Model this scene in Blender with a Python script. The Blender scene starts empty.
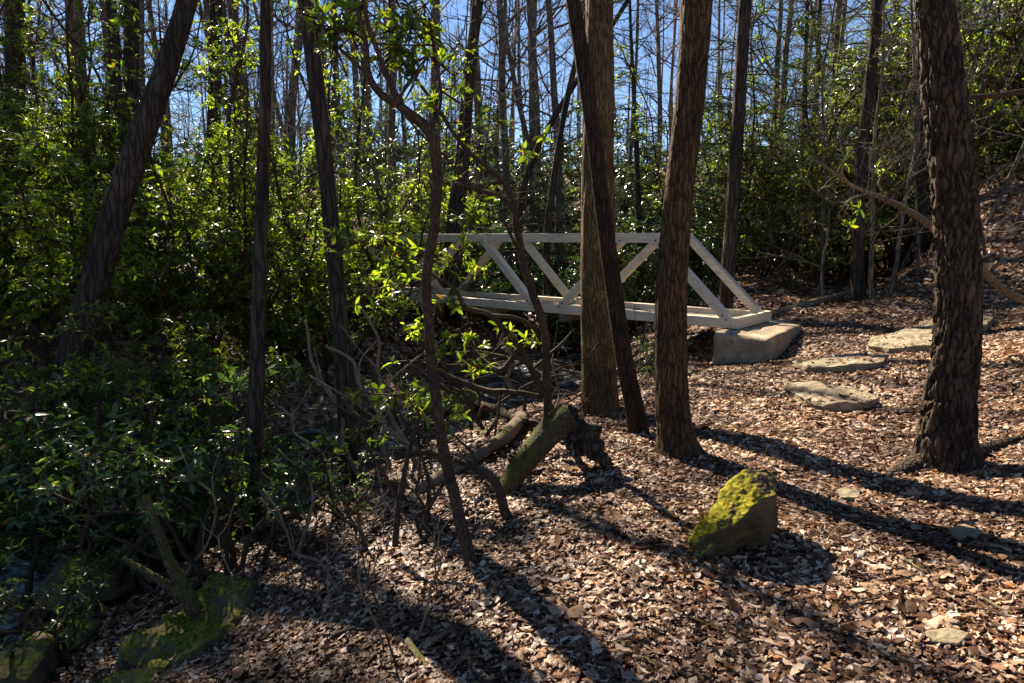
import bpy, math, random
import numpy as np
random.seed(7)
rng = np.random.default_rng(11)
C = bpy.context.scene.collection
S = bpy.context.scene

# ------------------------------------------------------------------ camera, sky, sun, exposure
EYE = np.array([0.0, 0.0, 1.6])
FPX = 683.0
PITCH = math.atan((341.5 - 238.0) / FPX)
cam = bpy.data.cameras.new('camera')
cam.sensor_width = 36.0
cam.lens = 36.0 * FPX / 1024.0
cam.clip_start = 0.05
cam.clip_end = 1500.0
camo = bpy.data.objects.new('camera', cam)
C.objects.link(camo)
camo.location = EYE
camo.rotation_euler = (math.pi / 2 - PITCH, 0, 0)
S.camera = camo

SUN_AZ = math.radians(-30.0)      # from +Y (view direction), negative = left
SUN_EL = math.radians(40.0)
w = bpy.data.worlds.new('World')
S.world = w
w.use_nodes = True
nt = w.node_tree
bg = nt.nodes['Background']
sky = nt.nodes.new('ShaderNodeTexSky')
sky.sky_type = 'NISHITA'
sky.sun_disc = False
sky.sun_elevation = SUN_EL
sky.sun_rotation = SUN_AZ
sky.altitude = 1500
sky.air_density = 1.0
sky.dust_density = 0.0
sky.ozone_density = 6.0
nt.links.new(sky.outputs[0], bg.inputs[0])
bg.inputs[1].default_value = 0.052
sl = bpy.data.lights.new('sun', 'SUN')
sl.energy = 5.0
sl.angle = math.radians(0.5)
sl.color = (1.0, 0.92, 0.80)
so = bpy.data.objects.new('sun', sl)
C.objects.link(so)
so.rotation_euler = (math.pi / 2 - SUN_EL, 0, math.pi - SUN_AZ)
# the lamp shines along its -Z; aim it away from the sun's place in the sky
from mathutils import Vector, Matrix
sd = Vector((math.sin(SUN_AZ) * math.cos(SUN_EL), math.cos(SUN_AZ) * math.cos(SUN_EL), math.sin(SUN_EL)))
so.rotation_euler = sd.to_track_quat('Z', 'Y').to_euler()
S.view_settings.view_transform = 'Standard'
S.view_settings.look = 'None'
S.view_settings.gamma = 1.0
S.view_settings.exposure = 1.7
try:                                   # the photograph is balanced for the open shade
    S.view_settings.use_white_balance = True
    S.view_settings.white_balance_temperature = 7150
    S.view_settings.white_balance_tint = 12
except Exception:
    pass
S.render.engine = 'CYCLES'
cy = S.cycles
cy.max_bounces = 7
cy.diffuse_bounces = 4
cy.glossy_bounces = 2
cy.transmission_bounces = 4
cy.transparent_max_bounces = 4
cy.sample_clamp_indirect = 4.0
cy.caustics_reflective = False
cy.caustics_refractive = False
cy.use_denoising = True
try:
    cy.denoiser = 'OPENIMAGEDENOISE'
    cy.denoising_input_passes = 'RGB_ALBEDO_NORMAL'
except Exception:
    pass

# ------------------------------------------------------------------ small maths
cP, sP = math.cos(PITCH), math.sin(PITCH)


def ray(u, v):
    a = (u - 512.0) / FPX
    b = (341.5 - v) / FPX
    return np.array([a, cP + b * sP, -sP + b * cP])


def at(u, v, Y):
    k = ray(u, v)
    return k * (Y / k[1]) + EYE


def mpp(v, Y):                      # metres per pixel at picture row v and distance Y
    return Y / ray(512, v)[1] / FPX


def unit(a):
    a = np.asarray(a, float)
    return a / np.maximum(np.linalg.norm(a, axis=-1, keepdims=True), 1e-9)


def _hash(ix, iy, iz, seed):
    h = (ix.astype(np.int64) * 374761393 + iy.astype(np.int64) * 668265263 + iz.astype(np.int64) * 2147483647 + seed * 974711) & 0xFFFFFFFF
    h = ((h ^ (h >> 13)) * 1274126177) & 0xFFFFFFFF
    h = h ^ (h >> 16)
    return (h & 0xFFFF) / 65535.0


def vnoise(P, seed=0):
    P = np.asarray(P, float)
    f = np.floor(P)
    t = P - f
    t = t * t * (3 - 2 * t)
    f = f.astype(np.int64)
    r = 0
    for dx in (0, 1):
        wx = t[..., 0] if dx else 1 - t[..., 0]
        for dy in (0, 1):
            wy = t[..., 1] if dy else 1 - t[..., 1]
            for dz in (0, 1):
                wz = t[..., 2] if dz else 1 - t[..., 2]
                r = r + wx * wy * wz * _hash(f[..., 0] + dx, f[..., 1] + dy, f[..., 2] + dz, seed)
    return r * 2 - 1


def fbm(P, octv=4, seed=0, gain=0.5):
    P = np.asarray(P, float)
    r = 0
    a = 1.0
    for i in range(octv):
        r = r + a * vnoise(P * 2.0 ** i, seed + i * 17)
        a *= gain
    return r


# ------------------------------------------------------------------ mesh building (triangles)
class MB:
    def __init__(self):
        self.V, self.T, self.n = [], [], 0

    def add(self, V, T):
        V = np.asarray(V, float).reshape(-1, 3)
        T = np.asarray(T, np.int64).reshape(-1, 3)
        self.V.append(V)
        self.T.append(T + self.n)
        self.n += len(V)

    def build(self, name, mat, parent=None, smooth=True, loc=None):
        V = np.concatenate(self.V).astype(np.float32)
        T = np.concatenate(self.T).astype(np.int32)
        me = bpy.data.meshes.new(name)
        me.vertices.add(len(V))
        me.vertices.foreach_set('co', V.ravel())
        me.loops.add(T.size)
        me.loops.foreach_set('vertex_index', T.ravel())
        me.polygons.add(len(T))
        me.polygons.foreach_set('loop_start', np.arange(0, T.size, 3, dtype=np.int32))
        try:
            me.polygons.foreach_set('loop_total', np.full(len(T), 3, np.int32))
        except Exception:
            pass
        me.polygons.foreach_set('use_smooth', np.full(len(T), bool(smooth)))
        me.update(calc_edges=True)
        me.validate()
        me.materials.append(mat)
        o = bpy.data.objects.new(name, me)
        C.objects.link(o)
        if parent is not None:
            o.parent = parent
        if loc is not None:
            o.location = loc
        return o


def catmull(P, seg):
    P = np.asarray(P, float)
    if len(P) < 2:
        return P
    Q = np.vstack([2 * P[0] - P[1], P, 2 * P[-1] - P[-2]])
    out = []
    for i in range(1, len(Q) - 2):
        L = np.linalg.norm(Q[i + 1][:3] - Q[i][:3])
        n = max(1, int(math.ceil(L / seg)))
        t = np.arange(n)[:, None] / n
        p0, p1, p2, p3 = Q[i - 1], Q[i], Q[i + 1], Q[i + 2]
        out.append(0.5 * (2 * p1 + (p2 - p0) * t + (2 * p0 - 5 * p1 + 4 * p2 - p3) * t ** 2 + (3 * p1 - p0 - 3 * p2 + p3) * t ** 3))
    out.append(P[-1:])
    return np.vstack(out)


def tube(mb, P, R, sides=6, disp=None, cap=True):
    """P (n,3) centre line, R (n,) radii; disp(theta grid, length grid, V) -> radial multiplier."""
    P = np.asarray(P, float)
    R = np.asarray(R, float)
    n = len(P)
    T = unit(np.gradient(P, axis=0))
    ref = np.array([0, 0, 1.0]) if abs(T[0][2]) < 0.8 else np.array([0, -1.0, 0])
    u = unit(np.cross(T[0], ref))
    U = np.zeros((n, 3))
    for i in range(n):
        u = u - T[i] * np.dot(u, T[i])
        u = u / max(np.linalg.norm(u), 1e-9)
        U[i] = u
    W = np.cross(T, U)
    th = np.arange(sides) * 2 * math.pi / sides
    ring = U[:, None, :] * np.cos(th)[None, :, None] + W[:, None, :] * np.sin(th)[None, :, None]
    RR = np.repeat(R[:, None], sides, 1)
    if disp is not None:
        L = np.concatenate([[0], np.cumsum(np.linalg.norm(np.diff(P, axis=0), axis=1))])
        RR = RR * disp(th[None, :] + 0 * RR, L[:, None] + 0 * RR, RR)
    V = (P[:, None, :] + ring * RR[..., None]).reshape(-1, 3)
    i = np.arange(n - 1)[:, None] * sides
    j = np.arange(sides)[None, :]
    k = (j + 1) % sides
    a, b, c, d = i + j, i + k, i + sides + k, i + sides + j
    F = np.concatenate([np.stack([a, b, c], -1).reshape(-1, 3), np.stack([a, c, d], -1).reshape(-1, 3)])
    if cap:
        V = np.vstack([V, P[:1], P[-1:]])
        m = n * sides
        j = np.arange(sides)
        k = (j + 1) % sides
        F = np.concatenate([F, np.stack([k, j, np.full(sides, m)], -1), np.stack([(n - 1) * sides + j, (n - 1) * sides + k, np.full(sides, m + 1)], -1)])
    mb.add(V, F)


def inst(mb, PV, PT, Rm, s, t):
    """place len(t) copies of a prototype, Rm (N,3,3) with columns the axes."""
    PV = np.asarray(PV, float)
    PT = np.asarray(PT, np.int64)
    V = np.einsum('nij,kj->nki', Rm, PV) * np.asarray(s)[:, None, None] + t[:, None, :]
    N, k = V.shape[:2]
    T = PT[None] + (np.arange(N) * k)[:, None, None]
    mb.add(V.reshape(-1, 3), T.reshape(-1, 3))


def frame(X, N):
    X = unit(X)
    Y = unit(np.cross(N, X))
    Z = np.cross(X, Y)
    return np.stack([X, Y, Z], -1)


def subdiv(V, T):
    V = list(map(tuple, V))
    cache = {}

    def mid(a, b):
        k = (a, b) if a < b else (b, a)
        if k not in cache:
            cache[k] = len(V)
            V.append(tuple((np.array(V[a]) + np.array(V[b])) / 2))
        return cache[k]
    F = []
    for a, b, c in T:
        x, y, z = mid(a, b), mid(b, c), mid(c, a)
        F += [(a, x, z), (x, b, y), (z, y, c), (x, y, z)]
    return np.array(V), np.array(F)


def vnormals(V, T):
    fn = np.cross(V[T[:, 1]] - V[T[:, 0]], V[T[:, 2]] - V[T[:, 0]])
    N = np.zeros_like(V)
    for i in range(3):
        np.add.at(N, T[:, i], fn)
    return unit(N)


def smoothv(V, T, k):
    for _ in range(k):
        A = np.zeros_like(V)
        c = np.zeros(len(V))
        for i in range(3):
            for j in (1, 2):
                np.add.at(A, T[:, i], V[T[:, (i + j) % 3]])
                np.add.at(c, T[:, i], 1)
        V = 0.5 * V + 0.5 * A / c[:, None]
    return V


def hull_rock(pts, levels=4, smooth=2, amp=0.02, freq=6.0, seed=1, strata=0.0):
    import bmesh
    bm = bmesh.new()
    for p_ in pts:
        bm.verts.new(p_)
    r = bmesh.ops.convex_hull(bm, input=bm.verts)
    bad = [v for v in bm.verts if not v.link_faces]
    if bad:
        bmesh.ops.delete(bm, geom=bad, context='VERTS')
    bmesh.ops.triangulate(bm, faces=bm.faces)
    bm.verts.index_update()
    V = np.array([v.co[:] for v in bm.verts])
    T = np.array([[v.index for v in f.verts] for f in bm.faces])
    bm.free()
    for _ in range(levels):
        V, T = subdiv(V, T)
    V = smoothv(V, T, smooth)
    N = vnormals(V, T)
    d = fbm(V * freq, 5, seed, 0.55) * amp + (np.abs(fbm(V * freq * 0.6 + 9, 2, seed + 5)) - 0.3) * amp * 0.9
    if strata:
        d = d + strata * np.sign(np.sin(V[:, 2] * 55 + 3 * fbm(V * 3, 2, seed + 3))) * (1 - np.abs(N[:, 2]))
    V = V + N * d[:, None]
    mb = MB()
    mb.add(V, T)
    return mb


# ------------------------------------------------------------------ materials
def newmat(name):
    m = bpy.data.materials.new(name)
    m.use_nodes = True
    t = m.node_tree
    return m, t, t.nodes['Principled BSDF']


def nd(t, kind, **kw):
    n = t.nodes.new(kind)
    for k, v in kw.items():
        setattr(n, k, v)
    return n


def ramp(t, cols):
    r = nd(t, 'ShaderNodeValToRGB')
    el = r.color_ramp.elements
    while len(el) > 1:
        el.remove(el[-1])
    el[0].position = cols[0][0]
    el[0].color = (*cols[0][1], 1)
    for p_, c_ in cols[1:]:
        e = el.new(p_)
        e.color = (*c_, 1)
    return r


def mix(t, fac, a, b, mode='MIX'):
    m = nd(t, 'ShaderNodeMix', data_type='RGBA', blend_type=mode)
    for sock, val in ((m.inputs[0], fac), (m.inputs[6], a), (m.inputs[7], b)):
        if hasattr(val, 'is_linked'):
            t.links.new(val, sock)
        elif isinstance(val, (int, float)):
            sock.default_value = val
        else:
            sock.default_value = (*val, 1)
    return m.outputs[2]


def leaf_mat(name, cols, trans, tcol, rough=0.38, spec=0.5, damp=False):
    m, t, b = newmat(name)
    g = nd(t, 'ShaderNodeNewGeometry')
    r = ramp(t, cols)
    t.links.new(g.outputs['Random Per Island'], r.inputs[0])
    oi = nd(t, 'ShaderNodeObjectInfo')
    hs = nd(t, 'ShaderNodeHueSaturation')
    mr = nd(t, 'ShaderNodeMapRange')
    mr.inputs[3].default_value = 0.75
    mr.inputs[4].default_value = 1.25
    t.links.new(oi.outputs['Random'], mr.inputs[0])
    t.links.new(mr.outputs[0], hs.inputs['Value'])
    t.links.new(r.outputs[0], hs.inputs['Color'])
    col = hs.outputs[0]
    if damp:                           # wetter, matted patches between dry drifts
        tcx = nd(t, 'ShaderNodeTexCoord')
        dn = nd(t, 'ShaderNodeTexNoise')
        dn.inputs['Scale'].default_value = 1.1
        dn.inputs['Detail'].default_value = 5
        dn.inputs['Roughness'].default_value = 0.6
        t.links.new(tcx.outputs['Object'], dn.inputs['Vector'])
        dr = ramp(t, [(0.36, (0.42, 0.36, 0.32)), (0.52, (0.95, 0.93, 0.9)), (0.7, (1.12, 1.08, 1.0))])
        t.links.new(dn.outputs['Fac'], dr.inputs[0])
        col = mix(t, 1.0, col, dr.outputs[0], 'MULTIPLY')
    t.links.new(col, b.inputs['Base Color'])
    b.inputs['Roughness'].default_value = rough
    b.inputs['Specular IOR Level'].default_value = spec
    tr = nd(t, 'ShaderNodeBsdfTranslucent')
    tc = mix(t, 1.0, col, tcol, 'MULTIPLY')
    t.links.new(tc, tr.inputs[0])
    ms = nd(t, 'ShaderNodeMixShader')
    ms.inputs[0].default_value = trans
    t.links.new(b.outputs[0], ms.inputs[1])
    t.links.new(tr.outputs[0], ms.inputs[2])
    t.links.new(ms.outputs[0], t.nodes['Material Output'].inputs[0])
    return m


def bark_mat(name, dark, light, moss=0.0, zs=0.18, scale=26.0, bump=0.6, lichen=0.25, dist=0.02, warp=0.045):
    m, t, b = newmat(name)
    tc = nd(t, 'ShaderNodeTexCoord')
    mp = nd(t, 'ShaderNodeMapping')
    mp.inputs['Scale'].default_value = (1, 1, zs)
    t.links.new(tc.outputs['Object'], mp.inputs[0])
    n1 = nd(t, 'ShaderNodeTexNoise')
    n1.inputs['Scale'].default_value = scale
    n1.inputs['Detail'].default_value = 6
    n1.inputs['Roughness'].default_value = 0.65
    t.links.new(mp.outputs[0], n1.inputs['Vector'])
    n2 = nd(t, 'ShaderNodeTexNoise')
    n2.inputs['Scale'].default_value = 2.6
    n2.inputs['Detail'].default_value = 5
    t.links.new(tc.outputs['Object'], n2.inputs['Vector'])
    mp2 = nd(t, 'ShaderNodeMapping')
    mp2.inputs['Scale'].default_value = (1, 1, zs * 1.3)
    nz = nd(t, 'ShaderNodeTexNoise')
    nz.inputs['Scale'].default_value = scale * 0.28
    nz.inputs['Detail'].default_value = 4
    t.links.new(tc.outputs['Object'], nz.inputs['Vector'])
    t.links.new(mix(t, warp, tc.outputs['Object'], nz.outputs['Color']), mp2.inputs[0])
    vo = nd(t, 'ShaderNodeTexVoronoi', feature='DISTANCE_TO_EDGE')
    vo.inputs['Scale'].default_value = scale * 0.85
    t.links.new(mp2.outputs[0], vo.inputs['Vector'])
    fis = ramp(t, [(0.0, (0.0, 0.0, 0.0)), (0.16, (0.8, 0.8, 0.8)), (0.45, (1, 1, 1))])
    t.links.new(vo.outputs['Distance'], fis.inputs[0])
    hh = nd(t, 'ShaderNodeMath', operation='MULTIPLY_ADD')
    t.links.new(fis.outputs[0], hh.inputs[0])
    hh.inputs[1].default_value = 0.55
    hm = nd(t, 'ShaderNodeMath', operation='MULTIPLY')
    t.links.new(n1.outputs['Fac'], hm.inputs[0])
    hm.inputs[1].default_value = 0.6
    t.links.new(hm.outputs[0], hh.inputs[2])
    r = ramp(t, [(0.22, dark), (0.62, tuple((a + c) / 2 for a, c in zip(dark, light))), (0.95, light)])
    t.links.new(hh.outputs[0], r.inputs[0])
    r2 = ramp(t, [(0.35, (0.55, 0.55, 0.55)), (0.65, (1.15, 1.12, 1.05))])
    t.links.new(n2.outputs['Fac'], r2.inputs[0])
    col = mix(t, 1.0, r.outputs[0], r2.outputs[0], 'MULTIPLY')
    # lichen blotches
    n3 = nd(t, 'ShaderNodeTexNoise')
    n3.inputs['Scale'].default_value = 9
    n3.inputs['Detail'].default_value = 8
    n3.inputs['Roughness'].default_value = 0.7
    t.links.new(tc.outputs['Object'], n3.inputs['Vector'])
    r3 = ramp(t, [(0.60, (0, 0, 0)), (0.68, (1, 1, 1))])
    t.links.new(n3.outputs['Fac'], r3.inputs[0])
    ml = nd(t, 'ShaderNodeMath', operation='MULTIPLY')
    t.links.new(r3.outputs[0], ml.inputs[0])
    ml.inputs[1].default_value = lichen
    col = mix(t, ml.outputs[0], col, (0.20, 0.20, 0.15))
    if moss > 0:
        g = nd(t, 'ShaderNodeNewGeometry')
        sx = nd(t, 'ShaderNodeSeparateXYZ')
        t.links.new(g.outputs['Normal'], sx.inputs[0])
        ad = nd(t, 'ShaderNodeMath', operation='MULTIPLY_ADD')
        t.links.new(sx.outputs[2], ad.inputs[0])
        ad.inputs[1].default_value = 0.35
        t.links.new(n2.outputs['Fac'], ad.inputs[2])
        rm = ramp(t, [(0.80 - 0.22 * moss, (0, 0, 0)), (0.98 - 0.22 * moss, (1, 1, 1))])
        t.links.new(ad.outputs[0], rm.inputs[0])
        mc = ramp(t, [(0.35, (0.035, 0.035, 0.010)), (0.65, (0.13, 0.12, 0.022))])
        t.links.new(n3.outputs['Fac'], mc.inputs[0])
        col = mix(t, rm.outputs[0], col, mc.outputs[0])
    t.links.new(col, b.inputs['Base Color'])
    b.inputs['Roughness'].default_value = 0.85
    b.inputs['Specular IOR Level'].default_value = 0.25
    bp = nd(t, 'ShaderNodeBump')
    bp.inputs['Strength'].default_value = bump
    bp.inputs['Distance'].default_value = dist
    t.links.new(hh.outputs[0], bp.inputs['Height'])
    t.links.new(bp.outputs[0], b.inputs['Normal'])
    return m


def rock_mat(name, base, light, moss_amt, moss_dir=(0, 0, 1), bump=0.5, moss_dark=(0.05, 0.06, 0.008), moss_light=(0.22, 0.2, 0.02)):
    m, t, b = newmat(name)
    tc = nd(t, 'ShaderNodeTexCoord')
    n1 = nd(t, 'ShaderNodeTexNoise')
    n1.inputs['Scale'].default_value = 7
    n1.inputs['Detail'].default_value = 9
    n1.inputs['Roughness'].default_value = 0.68
    t.links.new(tc.outputs['Object'], n1.inputs['Vector'])
    r = ramp(t, [(0.3, base), (0.72, light)])
    t.links.new(n1.outputs['Fac'], r.inputs[0])
    v = nd(t, 'ShaderNodeTexVoronoi', feature='DISTANCE_TO_EDGE')
    v.inputs['Scale'].default_value = 5
    nw = nd(t, 'ShaderNodeTexNoise')
    nw.inputs['Scale'].default_value = 3
    nw.inputs['Detail'].default_value = 4
    t.links.new(tc.outputs['Object'], nw.inputs['Vector'])
    wv = mix(t, 0.75, tc.outputs['Object'], nw.outputs['Color'])
    t.links.new(wv, v.inputs['Vector'])
    rc = ramp(t, [(0.0, (0.45, 0.42, 0.4)), (0.035, (1, 1, 1))])
    t.links.new(v.outputs[0], rc.inputs[0])
    col = mix(t, 0.6, r.outputs[0], mix(t, 1.0, r.outputs[0], rc.outputs[0], 'MULTIPLY'))
    n2 = nd(t, 'ShaderNodeTexNoise')
    n2.inputs['Scale'].default_value = 60
    n2.inputs['Detail'].default_value = 6
    t.links.new(tc.outputs['Object'], n2.inputs['Vector'])
    hgt = n1.outputs['Fac']
    if moss_amt is not None:
        g = nd(t, 'ShaderNodeNewGeometry')
        dp = nd(t, 'ShaderNodeVectorMath', operation='DOT_PRODUCT')
        t.links.new(g.outputs['Normal'], dp.inputs[0])
        dp.inputs[1].default_value = Vector(moss_dir).normalized()
        ad = nd(t, 'ShaderNodeMath', operation='MULTIPLY_ADD')
        t.links.new(dp.outputs['Value'], ad.inputs[0])
        ad.inputs[1].default_value = 0.5
        t.links.new(n1.outputs['Fac'], ad.inputs[2])
        rm = ramp(t, [(0.80 - moss_amt, (0, 0, 0)), (0.95 - moss_amt, (1, 1, 1))])
        t.links.new(ad.outputs[0], rm.inputs[0])
        mc = ramp(t, [(0.35, moss_dark), (0.65, moss_light)])
        t.links.new(n2.outputs['Fac'], mc.inputs[0])
        col = mix(t, rm.outputs[0], col, mc.outputs[0])
    t.links.new(col, b.inputs['Base Color'])
    b.inputs['Roughness'].default_value = 0.9
    b.inputs['Specular IOR Level'].default_value = 0.2
    bp = nd(t, 'ShaderNodeBump')
    bp.inputs['Strength'].default_value = bump
    bp.inputs['Distance'].default_value = 0.03
    t.links.new(hgt, bp.inputs['Height'])
    bp2 = nd(t, 'ShaderNodeBump')
    bp2.inputs['Strength'].default_value = 0.5
    bp2.inputs['Distance'].default_value = 0.006
    t.links.new(n2.outputs['Fac'], bp2.inputs['Height'])
    t.links.new(bp.outputs[0], bp2.inputs['Normal'])
    t.links.new(bp2.outputs[0], b.inputs['Normal'])
    return m


RHODO = [(0.0, (0.034, 0.055, 0.014)), (0.45, (0.074, 0.104, 0.021)), (0.8, (0.118, 0.148, 0.028)), (0.985, (0.17, 0.18, 0.04)), (1.0, (0.22, 0.10, 0.02))]
M_rhodo = leaf_mat('rhododendron_leaf', RHODO, 0.56, (3.8, 4.2, 0.85), 0.31, 0.6)
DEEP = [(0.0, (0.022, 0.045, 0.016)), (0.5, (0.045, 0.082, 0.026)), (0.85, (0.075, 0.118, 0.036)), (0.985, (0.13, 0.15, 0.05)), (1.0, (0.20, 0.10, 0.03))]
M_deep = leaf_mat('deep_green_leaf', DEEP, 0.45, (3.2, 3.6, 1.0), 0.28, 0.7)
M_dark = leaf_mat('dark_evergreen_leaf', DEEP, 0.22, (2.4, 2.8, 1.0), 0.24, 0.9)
LAUREL = [(0.0, (0.040, 0.062, 0.022)), (0.5, (0.065, 0.095, 0.035)), (0.9, (0.10, 0.13, 0.05)), (1.0, (0.17, 0.14, 0.06))]
M_laurel = leaf_mat('laurel_leaf', LAUREL, 0.48, (3.6, 3.5, 1.1), 0.28, 0.8)
HEML = [(0.0, (0.030, 0.05, 0.018)), (0.6, (0.055, 0.08, 0.03)), (1.0, (0.09, 0.115, 0.045))]
M_hemlock = leaf_mat('hemlock_needle', HEML, 0.35, (2.0, 2.1, 0.8), 0.45, 0.4)
LITTER = [(0.0, (0.040, 0.019, 0.010)), (0.22, (0.10, 0.048, 0.025)), (0.46, (0.22, 0.112, 0.058)), (0.64, (0.36, 0.22, 0.13)), (0.80, (0.52, 0.375, 0.265)), (0.94, (0.68, 0.57, 0.465)), (1.0, (0.32, 0.12, 0.03))]
M_litter = leaf_mat('dead_leaf', LITTER, 0.15, (1.3, 1.1, 0.8), 0.5, 0.3, True)
M_bark_brown = bark_mat('brown_bark', (0.018, 0.010, 0.005), (0.165, 0.096, 0.048), 0.1, 0.10, 46, 1.0, 0.12, 0.02)
M_bark_A = bark_mat('tan_bark', (0.050, 0.031, 0.014), (0.27, 0.178, 0.085), 0.25, 0.09, 50, 1.0, 0.15, 0.02)
M_bark_dark = bark_mat('dark_bark', (0.010, 0.006, 0.004), (0.075, 0.048, 0.028), 0.0, 0.12, 44, 1.0, 0.1, 0.02)
M_bark_plate = bark_mat('plated_bark', (0.010, 0.007, 0.005), (0.13, 0.09, 0.058), 0.0, 0.16, 30, 1.0, 0.25, 0.025, 0.07)
M_bark_far = bark_mat('grey_brown_bark', (0.018, 0.013, 0.010), (0.10, 0.076, 0.058), 0.0, 0.10, 24, 1.0, 0.3, 0.03)
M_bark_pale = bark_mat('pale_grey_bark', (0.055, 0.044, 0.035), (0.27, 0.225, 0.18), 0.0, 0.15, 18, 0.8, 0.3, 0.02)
M_twig = bark_mat('twig_bark', (0.07, 0.055, 0.043), (0.24, 0.19, 0.15), 0.0, 0.4, 18, 0.3, 0.2, 0.005)
M_stem = bark_mat('rhododendron_bark', (0.022, 0.014, 0.009), (0.13, 0.082, 0.05), 0.1, 0.2, 75, 0.6, 0.3, 0.006)
M_pale = bark_mat('weathered_wood', (0.10, 0.075, 0.05), (0.34, 0.27, 0.19), 0.15, 0.10, 70, 0.5, 0.2, 0.008)
M_mosslog = bark_mat('mossy_bark', (0.04, 0.028, 0.016), (0.18, 0.125, 0.07), 1.25, 0.3, 60, 0.8, 0.2, 0.012)
M_mossrock = rock_mat('mossy_rock', (0.035, 0.026, 0.016), (0.16, 0.115, 0.06), 0.15, (-0.8, 0.1, 0.6), 0.8, (0.13, 0.115, 0.008), (0.44, 0.37, 0.022))
M_slab = rock_mat('slab_stone', (0.11, 0.085, 0.05), (0.40, 0.33, 0.22), None, (0, 0, 1), 0.5, (0.12, 0.12, 0.03), (0.22, 0.21, 0.06))
M_boulder = rock_mat('boulder_stone', (0.03, 0.022, 0.014), (0.17, 0.125, 0.07), -0.10, (0.2, 0, 1), 0.6, (0.05, 0.07, 0.01), (0.17, 0.18, 0.025))
M_mossslab = rock_mat('moss_covered_stone', (0.06, 0.05, 0.03), (0.20, 0.16, 0.10), -0.01, (0.1, 0, 1), 0.9, (0.04, 0.043, 0.006), (0.20, 0.20, 0.02))


def wood_paint():
    m, t, b = newmat('weathered_white_paint')
    tc = nd(t, 'ShaderNodeTexCoord')
    mp = nd(t, 'ShaderNodeMapping')
    mp.inputs['Scale'].default_value = (1.2, 9, 9)
    t.links.new(tc.outputs['Object'], mp.inputs[0])
    n = nd(t, 'ShaderNodeTexNoise')
    n.inputs['Scale'].default_value = 3.5
    n.inputs['Detail'].default_value = 8
    n.inputs['Roughness'].default_value = 0.7
    t.links.new(mp.outputs[0], n.inputs['Vector'])
    r = ramp(t, [(0.26, (0.34, 0.26, 0.16)), (0.45, (0.64, 0.545, 0.405)), (0.7, (0.80, 0.71, 0.565))])
    t.links.new(n.outputs['Fac'], r.inputs[0])
    t.links.new(r.outputs[0], b.inputs['Base Color'])
    b.inputs['Roughness'].default_value = 0.6
    bp = nd(t, 'ShaderNodeBump')
    bp.inputs['Strength'].default_value = 0.2
    bp.inputs['Distance'].default_value = 0.00012
    t.links.new(n.outputs['Fac'], bp.inputs['Height'])
    t.links.new(bp.outputs[0], b.inputs['Normal'])
    return m


M_paint = wood_paint()
M_deck = bark_mat('deck_plank', (0.16, 0.13, 0.09), (0.42, 0.36, 0.26), 0.0, 1.0, 9, 0.3, 0.1, 0.004)
M_bolt, _t, _b = newmat('rusty_bolt')
_b.inputs['Base Color'].default_value = (0.06, 0.04, 0.03, 1)
_b.inputs['Roughness'].default_value = 0.6
_b.inputs['Metallic'].default_value = 0.6
M_concrete = rock_mat('concrete', (0.19, 0.145, 0.09), (0.50, 0.40, 0.28), None, (0, 0, 1), 0.25)


def ground_mat():
    m, t, b = newmat('forest_floor')
    tc = nd(t, 'ShaderNodeTexCoord')
    v = nd(t, 'ShaderNodeTexVoronoi', feature='F1')
    v.inputs['Scale'].default_value = 16
    v.inputs['Randomness'].default_value = 1
    nw = nd(t, 'ShaderNodeTexNoise')
    nw.inputs['Scale'].default_value = 9
    nw.inputs['Detail'].default_value = 5
    t.links.new(tc.outputs['Object'], nw.inputs['Vector'])
    wv = mix(t, 0.12, tc.outputs['Object'], nw.outputs['Color'])
    t.links.new(wv, v.inputs['Vector'])
    sx = nd(t, 'ShaderNodeSeparateColor')
    t.links.new(v.outputs['Color'], sx.inputs[0])
    r = ramp(t, [(0.0, (0.05, 0.03, 0.02)), (0.3, (0.12, 0.07, 0.042)), (0.6, (0.20, 0.13, 0.085)), (0.85, (0.30, 0.21, 0.15)), (1.0, (0.38, 0.30, 0.24))])
    t.links.new(sx.outputs[0], r.inputs[0])
    n2 = nd(t, 'ShaderNodeTexNoise')
    n2.inputs['Scale'].default_value = 0.7
    n2.inputs['Detail'].default_value = 4
    t.links.new(tc.outputs['Object'], n2.inputs['Vector'])
    r2 = ramp(t, [(0.35, (0.55, 0.5, 0.47)), (0.65, (1.05, 1.0, 0.98))])
    t.links.new(n2.outputs['Fac'], r2.inputs[0])
    col = mix(t, 1.0, r.outputs[0], r2.outputs[0], 'MULTIPLY')
    t.links.new(col, b.inputs['Base Color'])
    b.inputs['Roughness'].default_value = 0.9
    b.inputs['Specular IOR Level'].default_value = 0.15
    bp = nd(t, 'ShaderNodeBump')
    bp.inputs['Strength'].default_value = 0.9
    bp.inputs['Distance'].default_value = 0.03
    t.links.new(v.outputs['Distance'], bp.inputs['Height'])
    t.links.new(bp.outputs[0], b.inputs['Normal'])
    return m


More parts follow.
